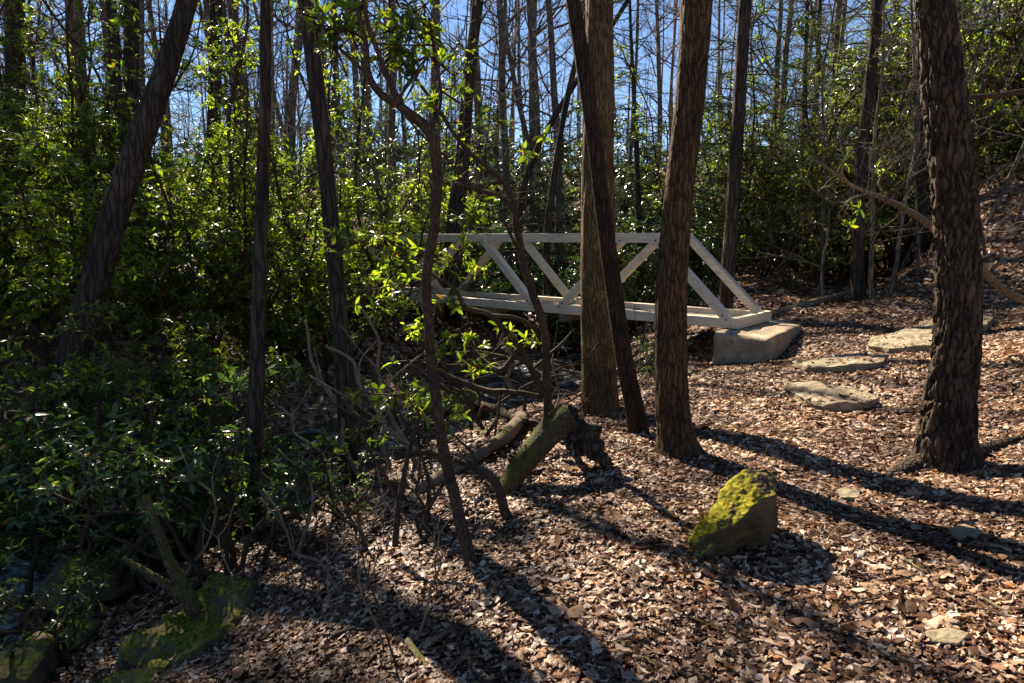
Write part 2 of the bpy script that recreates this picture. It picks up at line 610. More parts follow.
def water_mat():
    m, t, b = newmat('creek_water')
    tc = nd(t, 'ShaderNodeTexCoord')
    n = nd(t, 'ShaderNodeTexNoise')
    n.inputs['Scale'].default_value = 5
    n.inputs['Detail'].default_value = 6
    n.inputs['Distortion'].default_value = 0.8
    t.links.new(tc.outputs['Object'], n.inputs['Vector'])
    n2 = nd(t, 'ShaderNodeTexNoise')
    n2.inputs['Scale'].default_value = 2.2
    n2.inputs['Detail'].default_value = 9
    n2.inputs['Roughness'].default_value = 0.75
    t.links.new(tc.outputs['Object'], n2.inputs['Vector'])
    r = ramp(t, [(0.50, (0.018, 0.020, 0.014)), (0.58, (0.20, 0.21, 0.22)), (0.66, (0.65, 0.68, 0.72))])
    t.links.new(n2.outputs['Fac'], r.inputs[0])
    t.links.new(r.outputs[0], b.inputs['Base Color'])
    b.inputs['Roughness'].default_value = 0.08
    b.inputs['IOR'].default_value = 1.33
    bp = nd(t, 'ShaderNodeBump')
    bp.inputs['Strength'].default_value = 0.8
    bp.inputs['Distance'].default_value = 0.08
    t.links.new(n.outputs['Fac'], bp.inputs['Height'])
    t.links.new(bp.outputs[0], b.inputs['Normal'])
    return m


M_ground = ground_mat()
M_water = water_mat()


# ------------------------------------------------------------------ tagging
def tag(o, label=None, cat=None, group=None, kind=None):
    if label:
        o['label'] = label
    if cat:
        o['category'] = cat
    if group:
        o['group'] = group
    if kind:
        o['kind'] = kind
    return o


def empty(name, loc, rz=0.0, sc=1.0):
    o = bpy.data.objects.new(name, None)
    C.objects.link(o)
    o.location = loc
    o.rotation_euler = (0, 0, rz)
    o.scale = (sc, sc, sc)
    return o


def copy_tree(o, parent=None):
    c = o.copy()
    C.objects.link(c)
    c.parent = parent
    for ch in list(o.children):
        copy_tree(ch, c)
    return c


# ------------------------------------------------------------------ terrain
_ctrl = []
for u, v, Y in [(600, 683, 2.3), (735, 565, 3.15), (945, 465, 4.4), (678, 452, 5.0), (638, 433, 5.6), (600, 412, 6.7), (830, 402, 6.2),
                (845, 367, 7.4), (905, 340, 8.4), (740, 364, 9.2), (1000, 300, 9.5), (860, 302, 11), (475, 570, 3.4), (508, 520, 4.0),
                (270, 600, 3.7), (1000, 683, 2.2), (200, 640, 3.5), (60, 640, 3.7), (1010, 225, 12.5), (1024, 400, 5.4), (760, 440, 5.1),
                (760, 500, 4.0), (520, 440, 5.7), (440, 440, 6.0), (922, 268, 12.5), (350, 480, 5.8), (790, 330, 9.9), (575, 455, 5.2)]:
    _ctrl.append(at(u, v, Y))
CREEK = np.array([(-14, 0.5), (-9, 1.5), (-6.0, 3.2), (-3.7, 5.9), (-2.2, 8.3), (-0.4, 11.7), (2.0, 17.0), (6, 22), (11, 30), (18, 45)], float)
CREEK_D = catmull(np.column_stack([CREEK, np.zeros(len(CREEK))]), 0.4)[:, :2]


def creek_dist(x, y):
    P = np.stack([np.ravel(x), np.ravel(y)], -1)
    d = np.full(len(P), 1e9)
    for s in range(0, len(CREEK_D), 24):
        q = CREEK_D[s:s + 24]
        d = np.minimum(d, np.sqrt(((P[:, None, :] - q[None]) ** 2).sum(-1)).min(1))
    return d.reshape(np.shape(x))


for x, y, z in [(0, 0, 0), (0, -3, .05), (0, -10, .2), (2, 0, .25), (4, 1.5, .65), (6, 4, 1.0), (6, 0, 1.0), (10, 2, 2.2), (9, 8, 2.3), (8, 12, 2.4), (14, 7, 3.4),
                (12, 20, 2.8), (20, 20, 5), (-2, 0, -.35), (-5, 0, -.8), (-2, 2.3, -.5), (5, 15, 1.0), (3, 12, .1),
                (-0.4, 8.6, -.75), (-1.5, 6.6, -.75), (1.5, 12.6, -.95), (-1.5, 5.0, -.45), (0.9, 10.4, -.8), (0.2, 7.7, -.3), (1.9, 9.6, -.3),
                (-7, 6.5, .1), (-5.4, 8.5, .0), (-3.6, 12.4, .05), (-1.8, 16, .1), (-9, 11, .9), (-6, 14, .9), (-12, 4, .5), (-14, 10, 1.5), (-10, 20, 1.8), (0, 23, 1.0),
                (8, 27, 1.4), (0, 40, 4.2), (30, 40, 7.5), (-30, 40, 5), (0, 62, 7.6), (-35, 62, 8), (-30, 10, 3), (30, 10, 8), (-15, -8, 0), (15, -8, 2.5), (-50, 60, 7), (50, 60, 11), (0, -40, 0), (-50, -10, 3), (50, -10, 9),
                (4.2, 11.5, .55), (5.6, 10.0, .75)]:
    _ctrl.append(np.array([x, y, z], float))
for q in [(-6.0, 3.2), (-3.7, 5.9), (-2.2, 8.3), (-1.2, 10.0), (-0.4, 11.7), (0.8, 14.2), (2.0, 17.0), (6, 22)]:
    _ctrl.append(np.array([q[0], q[1], -1.0]))
_ctrl = np.array(_ctrl)


def _phi(d2):
    return 0.5 * d2 * np.log(np.maximum(d2, 1e-12))


def _fit():
    n = len(_ctrl)
    xy = _ctrl[:, :2]
    K = _phi(((xy[:, None] - xy[None]) ** 2).sum(-1)) + np.eye(n) * 0.02
    Pm = np.column_stack([np.ones(n), xy])
    A = np.block([[K, Pm], [Pm.T, np.zeros((3, 3))]])
    return np.linalg.solve(A, np.concatenate([_ctrl[:, 2], np.zeros(3)]))


_W = _fit()


def ground_z(x, y):
    x = np.asarray(x, float)
    y = np.asarray(y, float)
    sh = x.shape
    x = x.ravel()
    y = y.ravel()
    r = np.sqrt(x ** 2 + y ** 2)
    k = np.minimum(1, 62 / np.maximum(r, 1e-6))
    xx, yy = x * k, y * k
    z = np.full(len(x), _W[-3])
    z += _W[-2] * xx + _W[-1] * yy
    for i in range(len(_ctrl)):
        z += _W[i] * _phi((xx - _ctrl[i, 0]) ** 2 + (yy - _ctrl[i, 1]) ** 2)
    z += np.maximum(0, r - 62) * 0.04
    d = creek_dist(xx, yy)
    z = z - 0.35 * np.exp(-(d / 1.4) ** 2)
    P = np.stack([x, y, 0 * x], -1)
    z += 0.022 * fbm(P * 1.6, 3, 3) + 0.05 * fbm(P * 0.35 + 7, 2, 5) * np.clip(r / 8, 0, 1)
    return z.reshape(sh)


def gz(x, y):
    return float(ground_z(np.array([x]), np.array([y]))[0])


def hit(u, v, lift=0.0):
    k = ray(u, v)
    Y = np.linspace(1.8, 40, 1500)
    P = k[None] * (Y / k[1])[:, None] + EYE
    g = ground_z(P[:, 0], P[:, 1]) + lift
    i = int(np.argmax(P[:, 2] < g))
    return P[i]


def _axis(lo, hi, near_lo, near_hi, step, grow=1.12):
    a = list(np.arange(near_lo, near_hi + 1e-6, step))
    s = step
    while a[-1] < hi:
        s *= grow
        a.append(a[-1] + s)
    s = step
    while a[0] > lo:
        s *= grow
        a.insert(0, a[0] - s)
    return np.array(a)


def build_ground():
    X = _axis(-300, 300, -7, 9, 0.09)
    Y = _axis(-100, 400, 0.5, 14, 0.09)
    gx, gy = np.meshgrid(X, Y)
    Z = ground_z(gx, gy)
    V = np.stack([gx, gy, Z], -1).reshape(-1, 3)
    nx, ny = len(X), len(Y)
    i = (np.arange(ny - 1)[:, None] * nx + np.arange(nx - 1)[None]).ravel()
    F = np.concatenate([np.stack([i, i + 1, i + nx + 1], -1), np.stack([i, i + nx + 1, i + nx], -1)])
    mb = MB()
    mb.add(V, F)
    tag(mb.build('forest_floor', M_ground), kind='structure')


build_ground()


def build_water():
    d = CREEK_D
    T = unit(np.gradient(d, axis=0))
    N = np.stack([-T[:, 1], T[:, 0]], -1)
    k = 25
    s = np.linspace(-2.2, 2.2, k)
    P = d[:, None, :] + N[:, None, :] * s[None, :, None]
    z = -1.04 + 0.05 * fbm(np.concatenate([P * 1.5, 0 * P[..., :1]], -1), 3, 21) + 0.012 * (P[..., 1] - 6)
    V = np.concatenate([P, z[..., None]], -1).reshape(-1, 3)
    i = (np.arange(len(d) - 1)[:, None] * k + np.arange(k - 1)[None]).ravel()
    F = np.concatenate([np.stack([i, i + k + 1, i + 1], -1), np.stack([i, i + k, i + k + 1], -1)])
    mb = MB()
    mb.add(V, F)
    tag(mb.build('creek_water', M_water), kind='structure')


build_water()


# ------------------------------------------------------------------ footbridge and its seat
def box(mb, a, b):
    x0, y0, z0 = a
    x1, y1, z1 = b
    V = [(x0, y0, z0), (x1, y0, z0), (x1, y1, z0), (x0, y1, z0), (x0, y0, z1), (x1, y0, z1), (x1, y1, z1), (x0, y1, z1)]
    Q = [(0, 3, 2, 1), (4, 5, 6, 7), (0, 1, 5, 4), (1, 2, 6, 5), (2, 3, 7, 6), (3, 0, 4, 7)]
    T = []
    for q in Q:
        T += [(q[0], q[1], q[2]), (q[0], q[2], q[3])]
    mb.add(V, T)


def beam(mb, p, q, wy, hz):
    """box from p to q in the XZ plane (y const), thickness wy, depth hz."""
    p, q = np.array(p, float), np.array(q, float)
    X = unit(q - p)
    Yv = np.array([0, 1.0, 0])
    Z = np.cross(X, Yv)
    L = np.linalg.norm(q - p)
    m2 = MB()
    box(m2, (0, -wy / 2, -hz / 2), (L, wy / 2, hz / 2))
    R = np.stack([X, Yv, Z], -1)
    mb.add(m2.V[0] @ R.T + p, m2.T[0])


def bevel(o, wdt):
    md = o.modifiers.new('bevel', 'BEVEL')
    md.width = wdt
    md.segments = 2
    md.limit_method = 'ANGLE'
    return o


def build_bridge():
    root = empty('footbridge', (3.125, 9.364, 0.0), math.atan2(0.64659, -0.76284))
    tag(root, 'weathered white wooden truss footbridge crossing the creek', 'bridge')
    W, Lr, gap, n = 1.12, 1.30, 0.44, 6
    zb0, zb1 = 0.36, 0.50       # bottom chord
    zt0, zt1 = 1.53, 1.675
    L = 0.05 + n * (Lr + gap) - gap + 0.05
    # +X runs away along the bridge, -Y is the far side (local frame is turned by 140 degrees)
    for side, y in (('n', 0.0), ('f', -W)):
        mb = MB()
        box(mb, (0.0, y - 0.06, zb0), (L, y + 0.06, zb1))
        bevel(mb.build('bottom_chord', M_paint, root, False), 0.006)
        mb = MB()
        box(mb, (Lr - 0.02, y - 0.055, zt0), (L - Lr + 0.02, y + 0.055, zt1))
        bevel(mb.build('top_rail', M_paint, root, False), 0.006)
        for i in range(n):
            x0 = 0.08 + i * (Lr + gap)
            x1 = x0 + Lr - 0.04
            za, zb = zb0 + 0.055, zt1 - 0.05
            p, q = ((x0, y, za), (x1, y, zb)) if i % 2 == 0 else ((x0, y, zb), (x1, y, za))
            off = 0.0
            mb = MB()
            beam(mb, np.array(p) + [0, off, 0], np.array(q) + [0, off, 0], 0.128 if i % 2 else 0.134, 0.115)
            bo = bevel(mb.build('brace', M_paint, root, False), 0.006)
            if side == 'n':
                for e0, e1 in ((p, q), (q, p)):
                    e0, e1 = np.array(e0), np.array(e1)
                    for k in (0.09, 0.17):
                        c_ = e0 + unit(e1 - e0) * k
                        mb = MB()
                        tube(mb, [c_ + [0, .062, 0], c_ + [0, .084, 0]], [.014, .012], 6)
                        mb.build('bolt', M_bolt, bo, False)
        # node blocks between paired braces
        for i in range(1, n):
            xm = 0.08 + i * (Lr + gap) - gap / 2 - 0.02
            if i % 2 == 0:
                mb = MB()
                box(mb, (xm - 0.17, y - 0.05, zb1 + 0.002), (xm + 0.17, y + 0.05, zb1 + 0.03))
                o = mb.build('gusset', M_paint, root, False)
                for k in range(5):
                    mb = MB()
                    xx = xm - 0.13 + k * 0.065
                    tube(mb, [(xx, y + 0.03, zb1 + 0.025), (xx, y + 0.03, zb1 + 0.05)], [0.012, 0.012], 6)
                    mb.build('bolt', M_bolt, o, False)
    mb = MB()
    x = 0.19
    while x < L - 0.19:
        wj = 0.136
        box(mb, (x, -W + 0.064, 0.372 + random.uniform(-.003, .003)), (x + wj, -0.064, 0.412 + random.uniform(-.004, .004)))
        x += 0.15
    mb.build('deck', M_deck, root, False)
    for xe in (0.062, L - 0.062):
        mb = MB()
        box(mb, (xe - 0.09, -W - 0.085, zb0 + 0.004), (xe + 0.0, 0.085, zb1 + 0.014)) if xe < 1 else box(mb, (xe, -W - 0.085, zb0 + 0.004), (xe + 0.09, 0.085, zb1 + 0.014))
        bevel(mb.build('end_beam', M_paint, root, False), 0.008)
    k = 0
    for xf in np.arange(1.2, L - 0.5, 1.74):
        mb = MB()
        box(mb, (xf - 0.05, -W - 0.1, zb0 - 0.12), (xf + 0.05, 0.1, zb0 - 0.003))
        mb.build('floor_beam', M_deck, root, False)
    return root


build_bridge()


def build_abutment(name, label, P1, d, n, la, lb, z1, z0):
    """concrete block: corner P1, along d by la, along n by lb."""
    d = np.array(d)
    n = np.array(n)
    c = [P1, P1 + d * la, P1 + d * la + n * lb, P1 + n * lb]
    V = [np.array([*q, z0]) for q in c] + [np.array([*q, z1]) for q in c]
    T = []
    for q in [(0, 3, 2, 1), (4, 5, 6, 7), (0, 1, 5, 4), (1, 2, 6, 5), (2, 3, 7, 6), (3, 0, 4, 7)]:
        T += [(q[0], q[1], q[2]), (q[0], q[2], q[3])]
    V, T = np.array(V), np.array(T)
    for _ in range(4):
        V, T = subdiv(V, T)
    V0 = V.copy()
    V = smoothv(V, T, 1)
    V = V + 0.012 * fbm(V0 * 5, 4, 31)[:, None] * vnormals(V0, T)
    o_ = V[0].copy()
    mb = MB()
    mb.add(V - [P1[0], P1[1], 0], T)
    o = mb.build(name, M_concrete, None, True, (P1[0], P1[1], 0))
    me = o.data
    return tag(o, label, 'bridge support')


build_abutment('concrete_block', 'buff concrete block holding up the near end of the footbridge', np.array([2.70, 9.10]), (0.70, -0.714), (0.585, 0.81), 0.80, 2.1, 0.35, -0.5)
build_abutment('concrete_block', 'concrete block under the far end of the footbridge beyond the creek', np.array([-5.15, 15.0]), (0.763, -0.647), (0.647, 0.763), 0.9, 1.6, 0.35, -0.8)


# ------------------------------------------------------------------ branching
def crook(p, d, L, n, wig, up=0.0, r=rng):
    P = [np.array(p, float)]
    d = unit(d)
    for i in range(n):
        d = unit(d + r.normal(0, wig, 3) + np.array([0, 0, up]))
        P.append(P[-1] + d * L / n)
    return np.array(P)


def rdir(r, zmin=-1, zmax=1):
    a = r.uniform(0, 2 * math.pi)
    z = r.uniform(zmin, zmax)
    s = math.sqrt(max(0, 1 - z * z))
    return np.array([math.cos(a) * s, math.sin(a) * s, z])


def limbs(mb, path, rad, h0, count, r, spread=1.0, len0=3.0, sub=5, twigs=4, upb=0.25, tmin=0.004, droop=0.0, ends=None):
    """bare limbs, sub branches and twigs growing from a trunk path above its h0 fraction."""
    n = len(path)
    for i in range(count):
        f = h0 + (1 - h0) * (i + r.uniform(0, 1)) / count
        k = min(n - 2, int(f * (n - 1)))
        p = path[k] + (path[k + 1] - path[k]) * (f * (n - 1) - k)
        a = r.uniform(0, 2 * math.pi)
        el = r.uniform(0.1, 0.9) * upb * 3
        d = unit(np.array([math.cos(a), math.sin(a), el]))
        L = len0 * (1 - 0.55 * (f - h0) / max(1e-6, 1 - h0)) * r.uniform(0.55, 1.15) * spread
        r0 = max(rad[k] * r.uniform(0.25, 0.45), 0.008)
        P = crook(p, d, L, 7, 0.16, upb * 0.25 - droop, r)
        R = np.linspace(r0, 0.3 * r0 + tmin, len(P))
        tube(mb, P, R, 5, cap=False)
        for j in range(sub):
            g = r.uniform(0.25, 1.0)
            kk = min(len(P) - 2, int(g * (len(P) - 1)))
            d2 = unit(unit(P[kk + 1] - P[kk]) + rdir(r, -0.4, 0.8) * 0.9)
            L2 = L * r.uniform(0.25, 0.5) * (1.2 - 0.5 * g)
            P2 = crook(P[kk], d2, L2, 5, 0.2, upb * 0.15 - droop, r)
            R2 = np.linspace(max(R[kk] * 0.5, tmin * 1.3), tmin, len(P2))
            tube(mb, P2, R2, 4, cap=False)
            for q in range(twigs):
                g2 = r.uniform(0.2, 1.0)
                k2 = min(len(P2) - 2, int(g2 * (len(P2) - 1)))
                d3 = unit(unit(P2[k2 + 1] - P2[k2]) + rdir(r, -0.3, 0.8) * 0.9)
                P3 = crook(P2[k2], d3, L2 * r.uniform(0.3, 0.6), 3, 0.25, 0.02, r)
                tube(mb, P3, np.linspace(tmin, tmin * 0.5, len(P3)), 3, cap=False)
                if ends is not None:
                    ends.append((P3[-1], unit(P3[-1] - P3[-2])))


def bark_disp(lump=0.05, seed=0, ridges=0.0, nr=14, rz=3.0, flare=0.0, fl=0.35, lobes=5):
    def f(th, L, R):
        P = np.stack([np.cos(th) * 1.2, np.sin(th) * 1.2, L * 1.5], -1)
        m = 1 + lump * fbm(P, 3, seed)
        if ridges:
            Q = np.stack([np.cos(th) * nr / 3.0, np.sin(th) * nr / 3.0, L * rz], -1)
            a = fbm(Q, 3, seed + 40)
            m = m + ridges * (1 - np.minimum(1, np.abs(a) * 2.6)) * -1.0
            Q2 = np.stack([np.cos(th) * nr, np.sin(th) * nr, L * rz * 3], -1)
            m = m + ridges * 0.35 * vnoise(Q2, seed + 60)
        if flare:
            k = np.exp(-L / fl)
            m = m + flare * k * (0.45 + 0.55 * (0.5 + 0.5 * np.sin(lobes * th + seed)) ** 1.5) * 1.3
        return m
    return f


def px_trunk(pts, extend=0.0, ext_dir=None, base_sink=0.12):
    """pts: (u, v, Y, width_px) from the ground up -> world path and radii."""
    P = np.array([at(u, v, Y) for u, v, Y, w_ in pts])
    R = np.array([0.5 * w_ * mpp(v, Y) for u, v, Y, w_ in pts])
    b = P[0].copy()
    b[2] = min(b[2], gz(b[0], b[1])) - base_sink
    P = np.vstack([b, P])
    R = np.concatenate([[R[0]], R])
    if extend:
        d = unit(P[-1] - P[-3])
        if ext_dir is not None:
            d = unit(np.array(ext_dir, float))
        k = 5
        for i in range(1, k + 1):
            P = np.vstack([P, P[-1] + d * extend / k + rng.normal(0, 0.03, 3) * extend / k])
            R = np.append(R, R[-1] * 0.82)
    return P, R


def big_tree(name, label, pts, mat, height, sides=48, seg=0.06, disp=None, ext_dir=None, crown=14, len0=3.2, h0=None, group=None, cat='tree', sub=5, twigs=4, seed=1):
    P, R = px_trunk(pts, height, ext_dir)
    base = P[0].copy()
    Q = catmull(np.column_stack([P, R]), seg)
    root = empty(name, base)
    tag(root, label, cat, group)
    mb = MB()
    tube(mb, Q[:, :3] - base, np.maximum(Q[:, 3], 0.01), sides, disp)
    mb.build('trunk', mat, root)
    if crown:
        mb = MB()
        # limbs start just above the frame
        tl = np.linalg.norm(np.diff(Q[:, :3], axis=0), axis=1).sum()
        hh = h0 if h0 is not None else max(0.3, 1 - height / tl + 0.05)
        limbs(mb, Q[:, :3] - base, Q[:, 3], hh, crown, np.random.default_rng(seed), 1.0, len0, sub, twigs)
        mb.build('crown', M_twig, root)
    return root, Q, base


# ------------------------------------------------------------------ foreground trunks
tD, QD, bD = big_tree('rough_barked_tree', 'thick rough dark barked tree trunk beside the stone steps, foreground right',
                      [(947, 470, 4.4, 58), (946, 440, 4.4, 50), (950, 400, 4.4, 46), (955, 350, 4.4, 43), (958, 300, 4.4, 41), (955, 200, 4.4, 41), (945, 100, 4.4, 40), (934, 0, 4.4, 35), (926, -90, 4.4, 33)],
                      M_bark_plate, 9.0, 130, 0.012, bark_disp(0.05, 3, 0.17, 11, 7.0, 0.45, 0.16, 5), (-0.05, 0.05, 1), seed=5)
tC, QC, bC = big_tree('brown_tree', 'brown straight trunk with flared foot standing just right of the leaning trunk',
                      [(678, 456, 5.0, 46), (676, 438, 5.0, 37), (674, 420, 5.0, 34.5), (672, 400, 5.0, 34), (671, 300, 5.0, 31), (678, 200, 5.0, 29.5), (690, 100, 5.0, 29), (697, 0, 5.0, 31), (702, -90, 5.0, 29)],
                      M_bark_brown, 9.5, 64, 0.02, bark_disp(0.05, 8, 0.05, 16, 2.2, 0.5, 0.13, 6), (0.05, 0.1, 1), seed=6)
tA, QA, bA = big_tree('tan_tree', 'straight tan barked trunk crossing in front of the bridge, behind the leaning trunk',
                      [(601, 412, 6.75, 38), (600, 390, 6.75, 36), (598, 300, 6.75, 34), (598, 200, 6.75, 33), (599, 100, 6.75, 30), (600, 0, 6.75, 27), (601, -90, 6.75, 25)],
                      M_bark_A, 10.0, 64, 0.03, bark_disp(0.05, 12, 0.035, 18, 2.0, 0.15, 0.2, 5), (0.0, 0.05, 1), seed=7)
tB, QB, bB = big_tree('leaning_tree', 'slender dark trunk leaning left across the tan trunk in front of the bridge',
                      [(639, 433, 5.65, 20), (634, 405, 5.65, 18.5), (622, 345, 5.65, 17.5), (607, 240, 5.65, 16.5), (592, 125, 5.65, 15.5), (573, 0, 5.65, 14.5), (558, -90, 5.65, 13)],
                      M_bark_dark, 7.0, 40, 0.03, bark_disp(0.06, 15, 0.03, 14, 2.0, 0.2, 0.15, 4), (-0.2, 0.1, 1), crown=9, len0=2.2, seed=8)
tF, QF, bF = big_tree('mid_tree', 'dark upright trunk rising through the thicket, between the bent stem and the pole thin tree',
                      [(352, 478, 5.8, 22), (347, 410, 5.8, 20), (341, 330, 5.8, 17.5), (331, 220, 5.8, 16), (321, 120, 5.8, 16), (305, 0, 5.8, 16), (296, -80, 5.8, 15)],
                      M_bark_far, 8.0, 32, 0.05, bark_disp(0.08, 18, 0.04, 12, 2.0), (-0.1, 0.1, 1), crown=10, len0=2.4, seed=9)
tG, QG, bG = big_tree('leaning_thick_tree', 'thick dark trunk leaning right over the thicket at left',
                      [(35, 470, 7.0, 34), (55, 420, 7.1, 32), (76, 345, 7.2, 29), (98, 270, 7.3, 27), (121, 195, 7.4, 25), (144, 130, 7.5, 23.5), (166, 70, 7.6, 21), (188, 0, 7.8, 19), (208, -90, 8.0, 18)],
                      M_bark_far, 6.5, 40, 0.05, bark_disp(0.08, 22, 0.05, 12, 2.0), (-0.12, 0.1, 1), crown=10, len0=2.0, seed=10)
tH, QH, bH = big_tree('pole_tree', 'thin pole like dark trunk standing in the thicket at left',
                      [(250, 520, 5.2, 20), (254, 440, 5.2, 18), (258, 340, 5.2, 15), (262, 200, 5.2, 12.5), (265, 90, 5.2, 11), (265, 0, 5.2, 10), (264, -80, 5.2, 9)],
                      M_bark_far, 5.5, 24, 0.04, bark_disp(0.08, 25, 0.03, 12, 2.0), (0, 0.1, 1), crown=8, len0=1.6, seed=11)

# surface roots of the two near trees
def roots(parent, base, mat, specs):
    for pts in specs:
        W = np.array([at(u, v, Y) for u, v, Y, r_ in pts])
        for i in range(len(W)):
            W[i, 2] = gz(W[i, 0], W[i, 1]) + 0.3 * pts[i][3] * (1 if i < len(W) - 1 else -0.5)
        R = np.array([p_[3] for p_ in pts])
        Q = catmull(np.column_stack([W, R]), 0.03)
        mb = MB()
        tube(mb, Q[:, :3] - base, Q[:, 3], 14, bark_disp(0.18, int(pts[0][0])))
        mb.build('root', mat, parent)


roots(tD, bD, M_bark_plate, [[(945, 462, 4.4, .12), (918, 462, 4.4, .075), (898, 464, 4.3, .045), (880, 470, 4.25, .02)],
                             [(950, 462, 4.4, .12), (985, 455, 4.55, .06), (1012, 452, 4.6, .04), (1040, 458, 4.6, .02)],
                             [(940, 462, 4.4, .10), (915, 452, 4.6, .05), (885, 450, 4.8, .03), (868, 455, 4.9, .015)]])
roots(tC, bC, M_bark_brown, [[(680, 452, 5.0, .10), (695, 458, 4.95, .04), (705, 462, 4.9, .02)], [(674, 452, 5.0, .09), (660, 455, 5.0, .03), (652, 459, 4.95, .012)]])


# ------------------------------------------------------------------ mid-distance trunks the photo shows one by one
def mid_tree(label, pts, mat=M_bark_far, height=7.0, crown=10, len0=2.4, seed=1, group='bare trees beyond the thicket', name='bare_tree'):
    return big_tree(name, label, pts, mat, height, 20, 0.12, bark_disp(0.08, seed, 0.05, 10, 2.0), None, crown, len0, None, group, 'tree', 5, 4, seed)[0]


_mt = {}


mid_tree('dark trunk rising behind the bridge end, nearest right of the brown trunk', [(727, 285, 11.2, 15), (731, 230, 11.2, 13.5), (738, 120, 11.2, 13), (745, 0, 11.2, 12.5), (748, -60, 11.2, 12)], seed=31)
mid_tree('slim dark trunk standing beyond the stone steps at the foot of the hillside', [(860, 302, 11, 15), (857, 270, 11, 12.5), (860, 180, 11, 11.5), (870, 80, 11, 10.5), (878, 0, 11, 9), (884, -60, 11, 8)], seed=32)
mid_tree('dark trunk with mossy foot partly hidden by the rough barked tree', [(923, 268, 12.4, 16), (921, 230, 12.4, 13), (920, 150, 12.4, 12), (922, 60, 12.4, 11), (923, 0, 12.4, 11)], seed=33)
mid_tree('tall grey trunk in the blue sky gap left of the tan trunk', [(452, 265, 15, 17), (459, 190, 15, 15), (466, 110, 15, 13), (472, 50, 15, 12), (478, 0, 15, 11), (483, -60, 15, 10)], seed=34)
_mt['thick'] = mid_tree('thick trunk at the far upper left corner above the dark thicket', [(14, 170, 15, 19), (15, 100, 15, 17), (15, 0, 15, 16), (15, -60, 15, 15)], seed=35)
_mt['straight'] = mid_tree('straight trunk close right of a leaning one, above the thicket at upper left', [(130, 180, 15, 17), (131, 100, 15, 15), (132, 0, 15, 14.5), (132, -60, 15, 14)], seed=36)
_mt['slightly'] = mid_tree('slightly leaning dark trunk left of the straight one at upper left', [(118, 180, 14, 14), (116, 90, 14, 11), (111, 0, 14, 10), (107, -60, 14, 9)], seed=37)
_mt['grey'] = mid_tree('straight grey trunk standing just right of the thick leaning trunk', [(213, 190, 14, 15), (214, 120, 14, 13), (216, 0, 14, 12), (216, -60, 14, 12)], seed=38)
mid_tree('dark bole leaning right behind the tan trunk, in front of the sky gap', [(520, 215, 16, 6.5), (533, 160, 16, 6.2), (550, 124, 16, 6), (576, 82, 16, 5.6), (600, 44, 16, 5.2), (628, 0, 16, 4.5)], seed=39, crown=5)
mid_tree('thin dark bole rising from behind the bridge rail left of the tan trunk', [(547, 245, 14.5, 7.5), (551, 200, 14.5, 7), (558, 150, 14.5, 6.5), (566, 105, 14.5, 6), (576, 60, 14.5, 5.5), (590, 0, 14.5, 5)], seed=40, crown=5)


SHADERS = [_mt['thick'], _mt['straight'], _mt['slightly'], _mt['grey']]


# ------------------------------------------------------------------ leaves
def leaf_proto(wd=0.28, fold=0.25, droop=0.3, prof=(0.0, 0.85, 0.8, 0.0), xs=(0, .33, .72, 1.0)):
    V = []
    for x in xs:
        V.append((x, 0, -droop * x * x))
    for i in (1, 2):
        h = wd * 0.5 * prof[i] / 0.85
        V.append((xs[i], h, -droop * xs[i] ** 2 + fold * h))
        V.append((xs[i], -h, -droop * xs[i] ** 2 + fold * h))
    # 0..3 midrib, 4 l1, 5 r1, 6 l2, 7 r2
    T = [(0, 1, 4), (0, 5, 1), (4, 1, 2), (4, 2, 6), (1, 5, 7), (1, 7, 2), (6, 2, 3), (2, 7, 3)]
    return np.array(V, float), np.array(T)


LEAF_SM = (np.array([(0, 0, 0), (0.5, 0.17, 0.03), (0.5, -0.17, 0.03), (1, 0, -0.08)], float), np.array([(0, 2, 3), (0, 3, 1)]))
RH1 = leaf_proto(0.30, 0.25, 0.18)
RH2 = leaf_proto(0.27, 0.35, 0.42)
LA1 = leaf_proto(0.36, 0.3, 0.15)


def whorls(mb, tips, axes, size, per, r, protos, spread=(55, 105), nz=0.35):
    """rosettes of leaves round each twig tip."""
    N = len(tips)
    tips = np.asarray(tips)
    axes = unit(np.asarray(axes))
    for pi, pr in enumerate(protos):
        k = max(1, per // len(protos))
        for q in range(k):
            az = r.uniform(0, 2 * math.pi, N)
            el = np.radians(r.uniform(spread[0], spread[1], N))
            ref = np.where(np.abs(axes[:, 2:3]) < 0.9, np.array([[0, 0, 1.0]]), np.array([[1.0, 0, 0]]))
            e1 = unit(np.cross(axes, ref))
            e2 = np.cross(axes, e1)
            rad = e1 * np.cos(az)[:, None] + e2 * np.sin(az)[:, None]
            d = axes * np.cos(el)[:, None] + rad * np.sin(el)[:, None]
            nrm = axes * np.sin(el)[:, None] - rad * np.cos(el)[:, None] + r.normal(0, nz, (N, 3))
            s = size * r.uniform(0.6, 1.15, N)
            keep = r.uniform(0, 1, N) < 0.9
            inst(mb, pr[0], pr[1], frame(d, nrm)[keep], s[keep], (tips - axes * 0.02 * q / max(1, k))[keep])


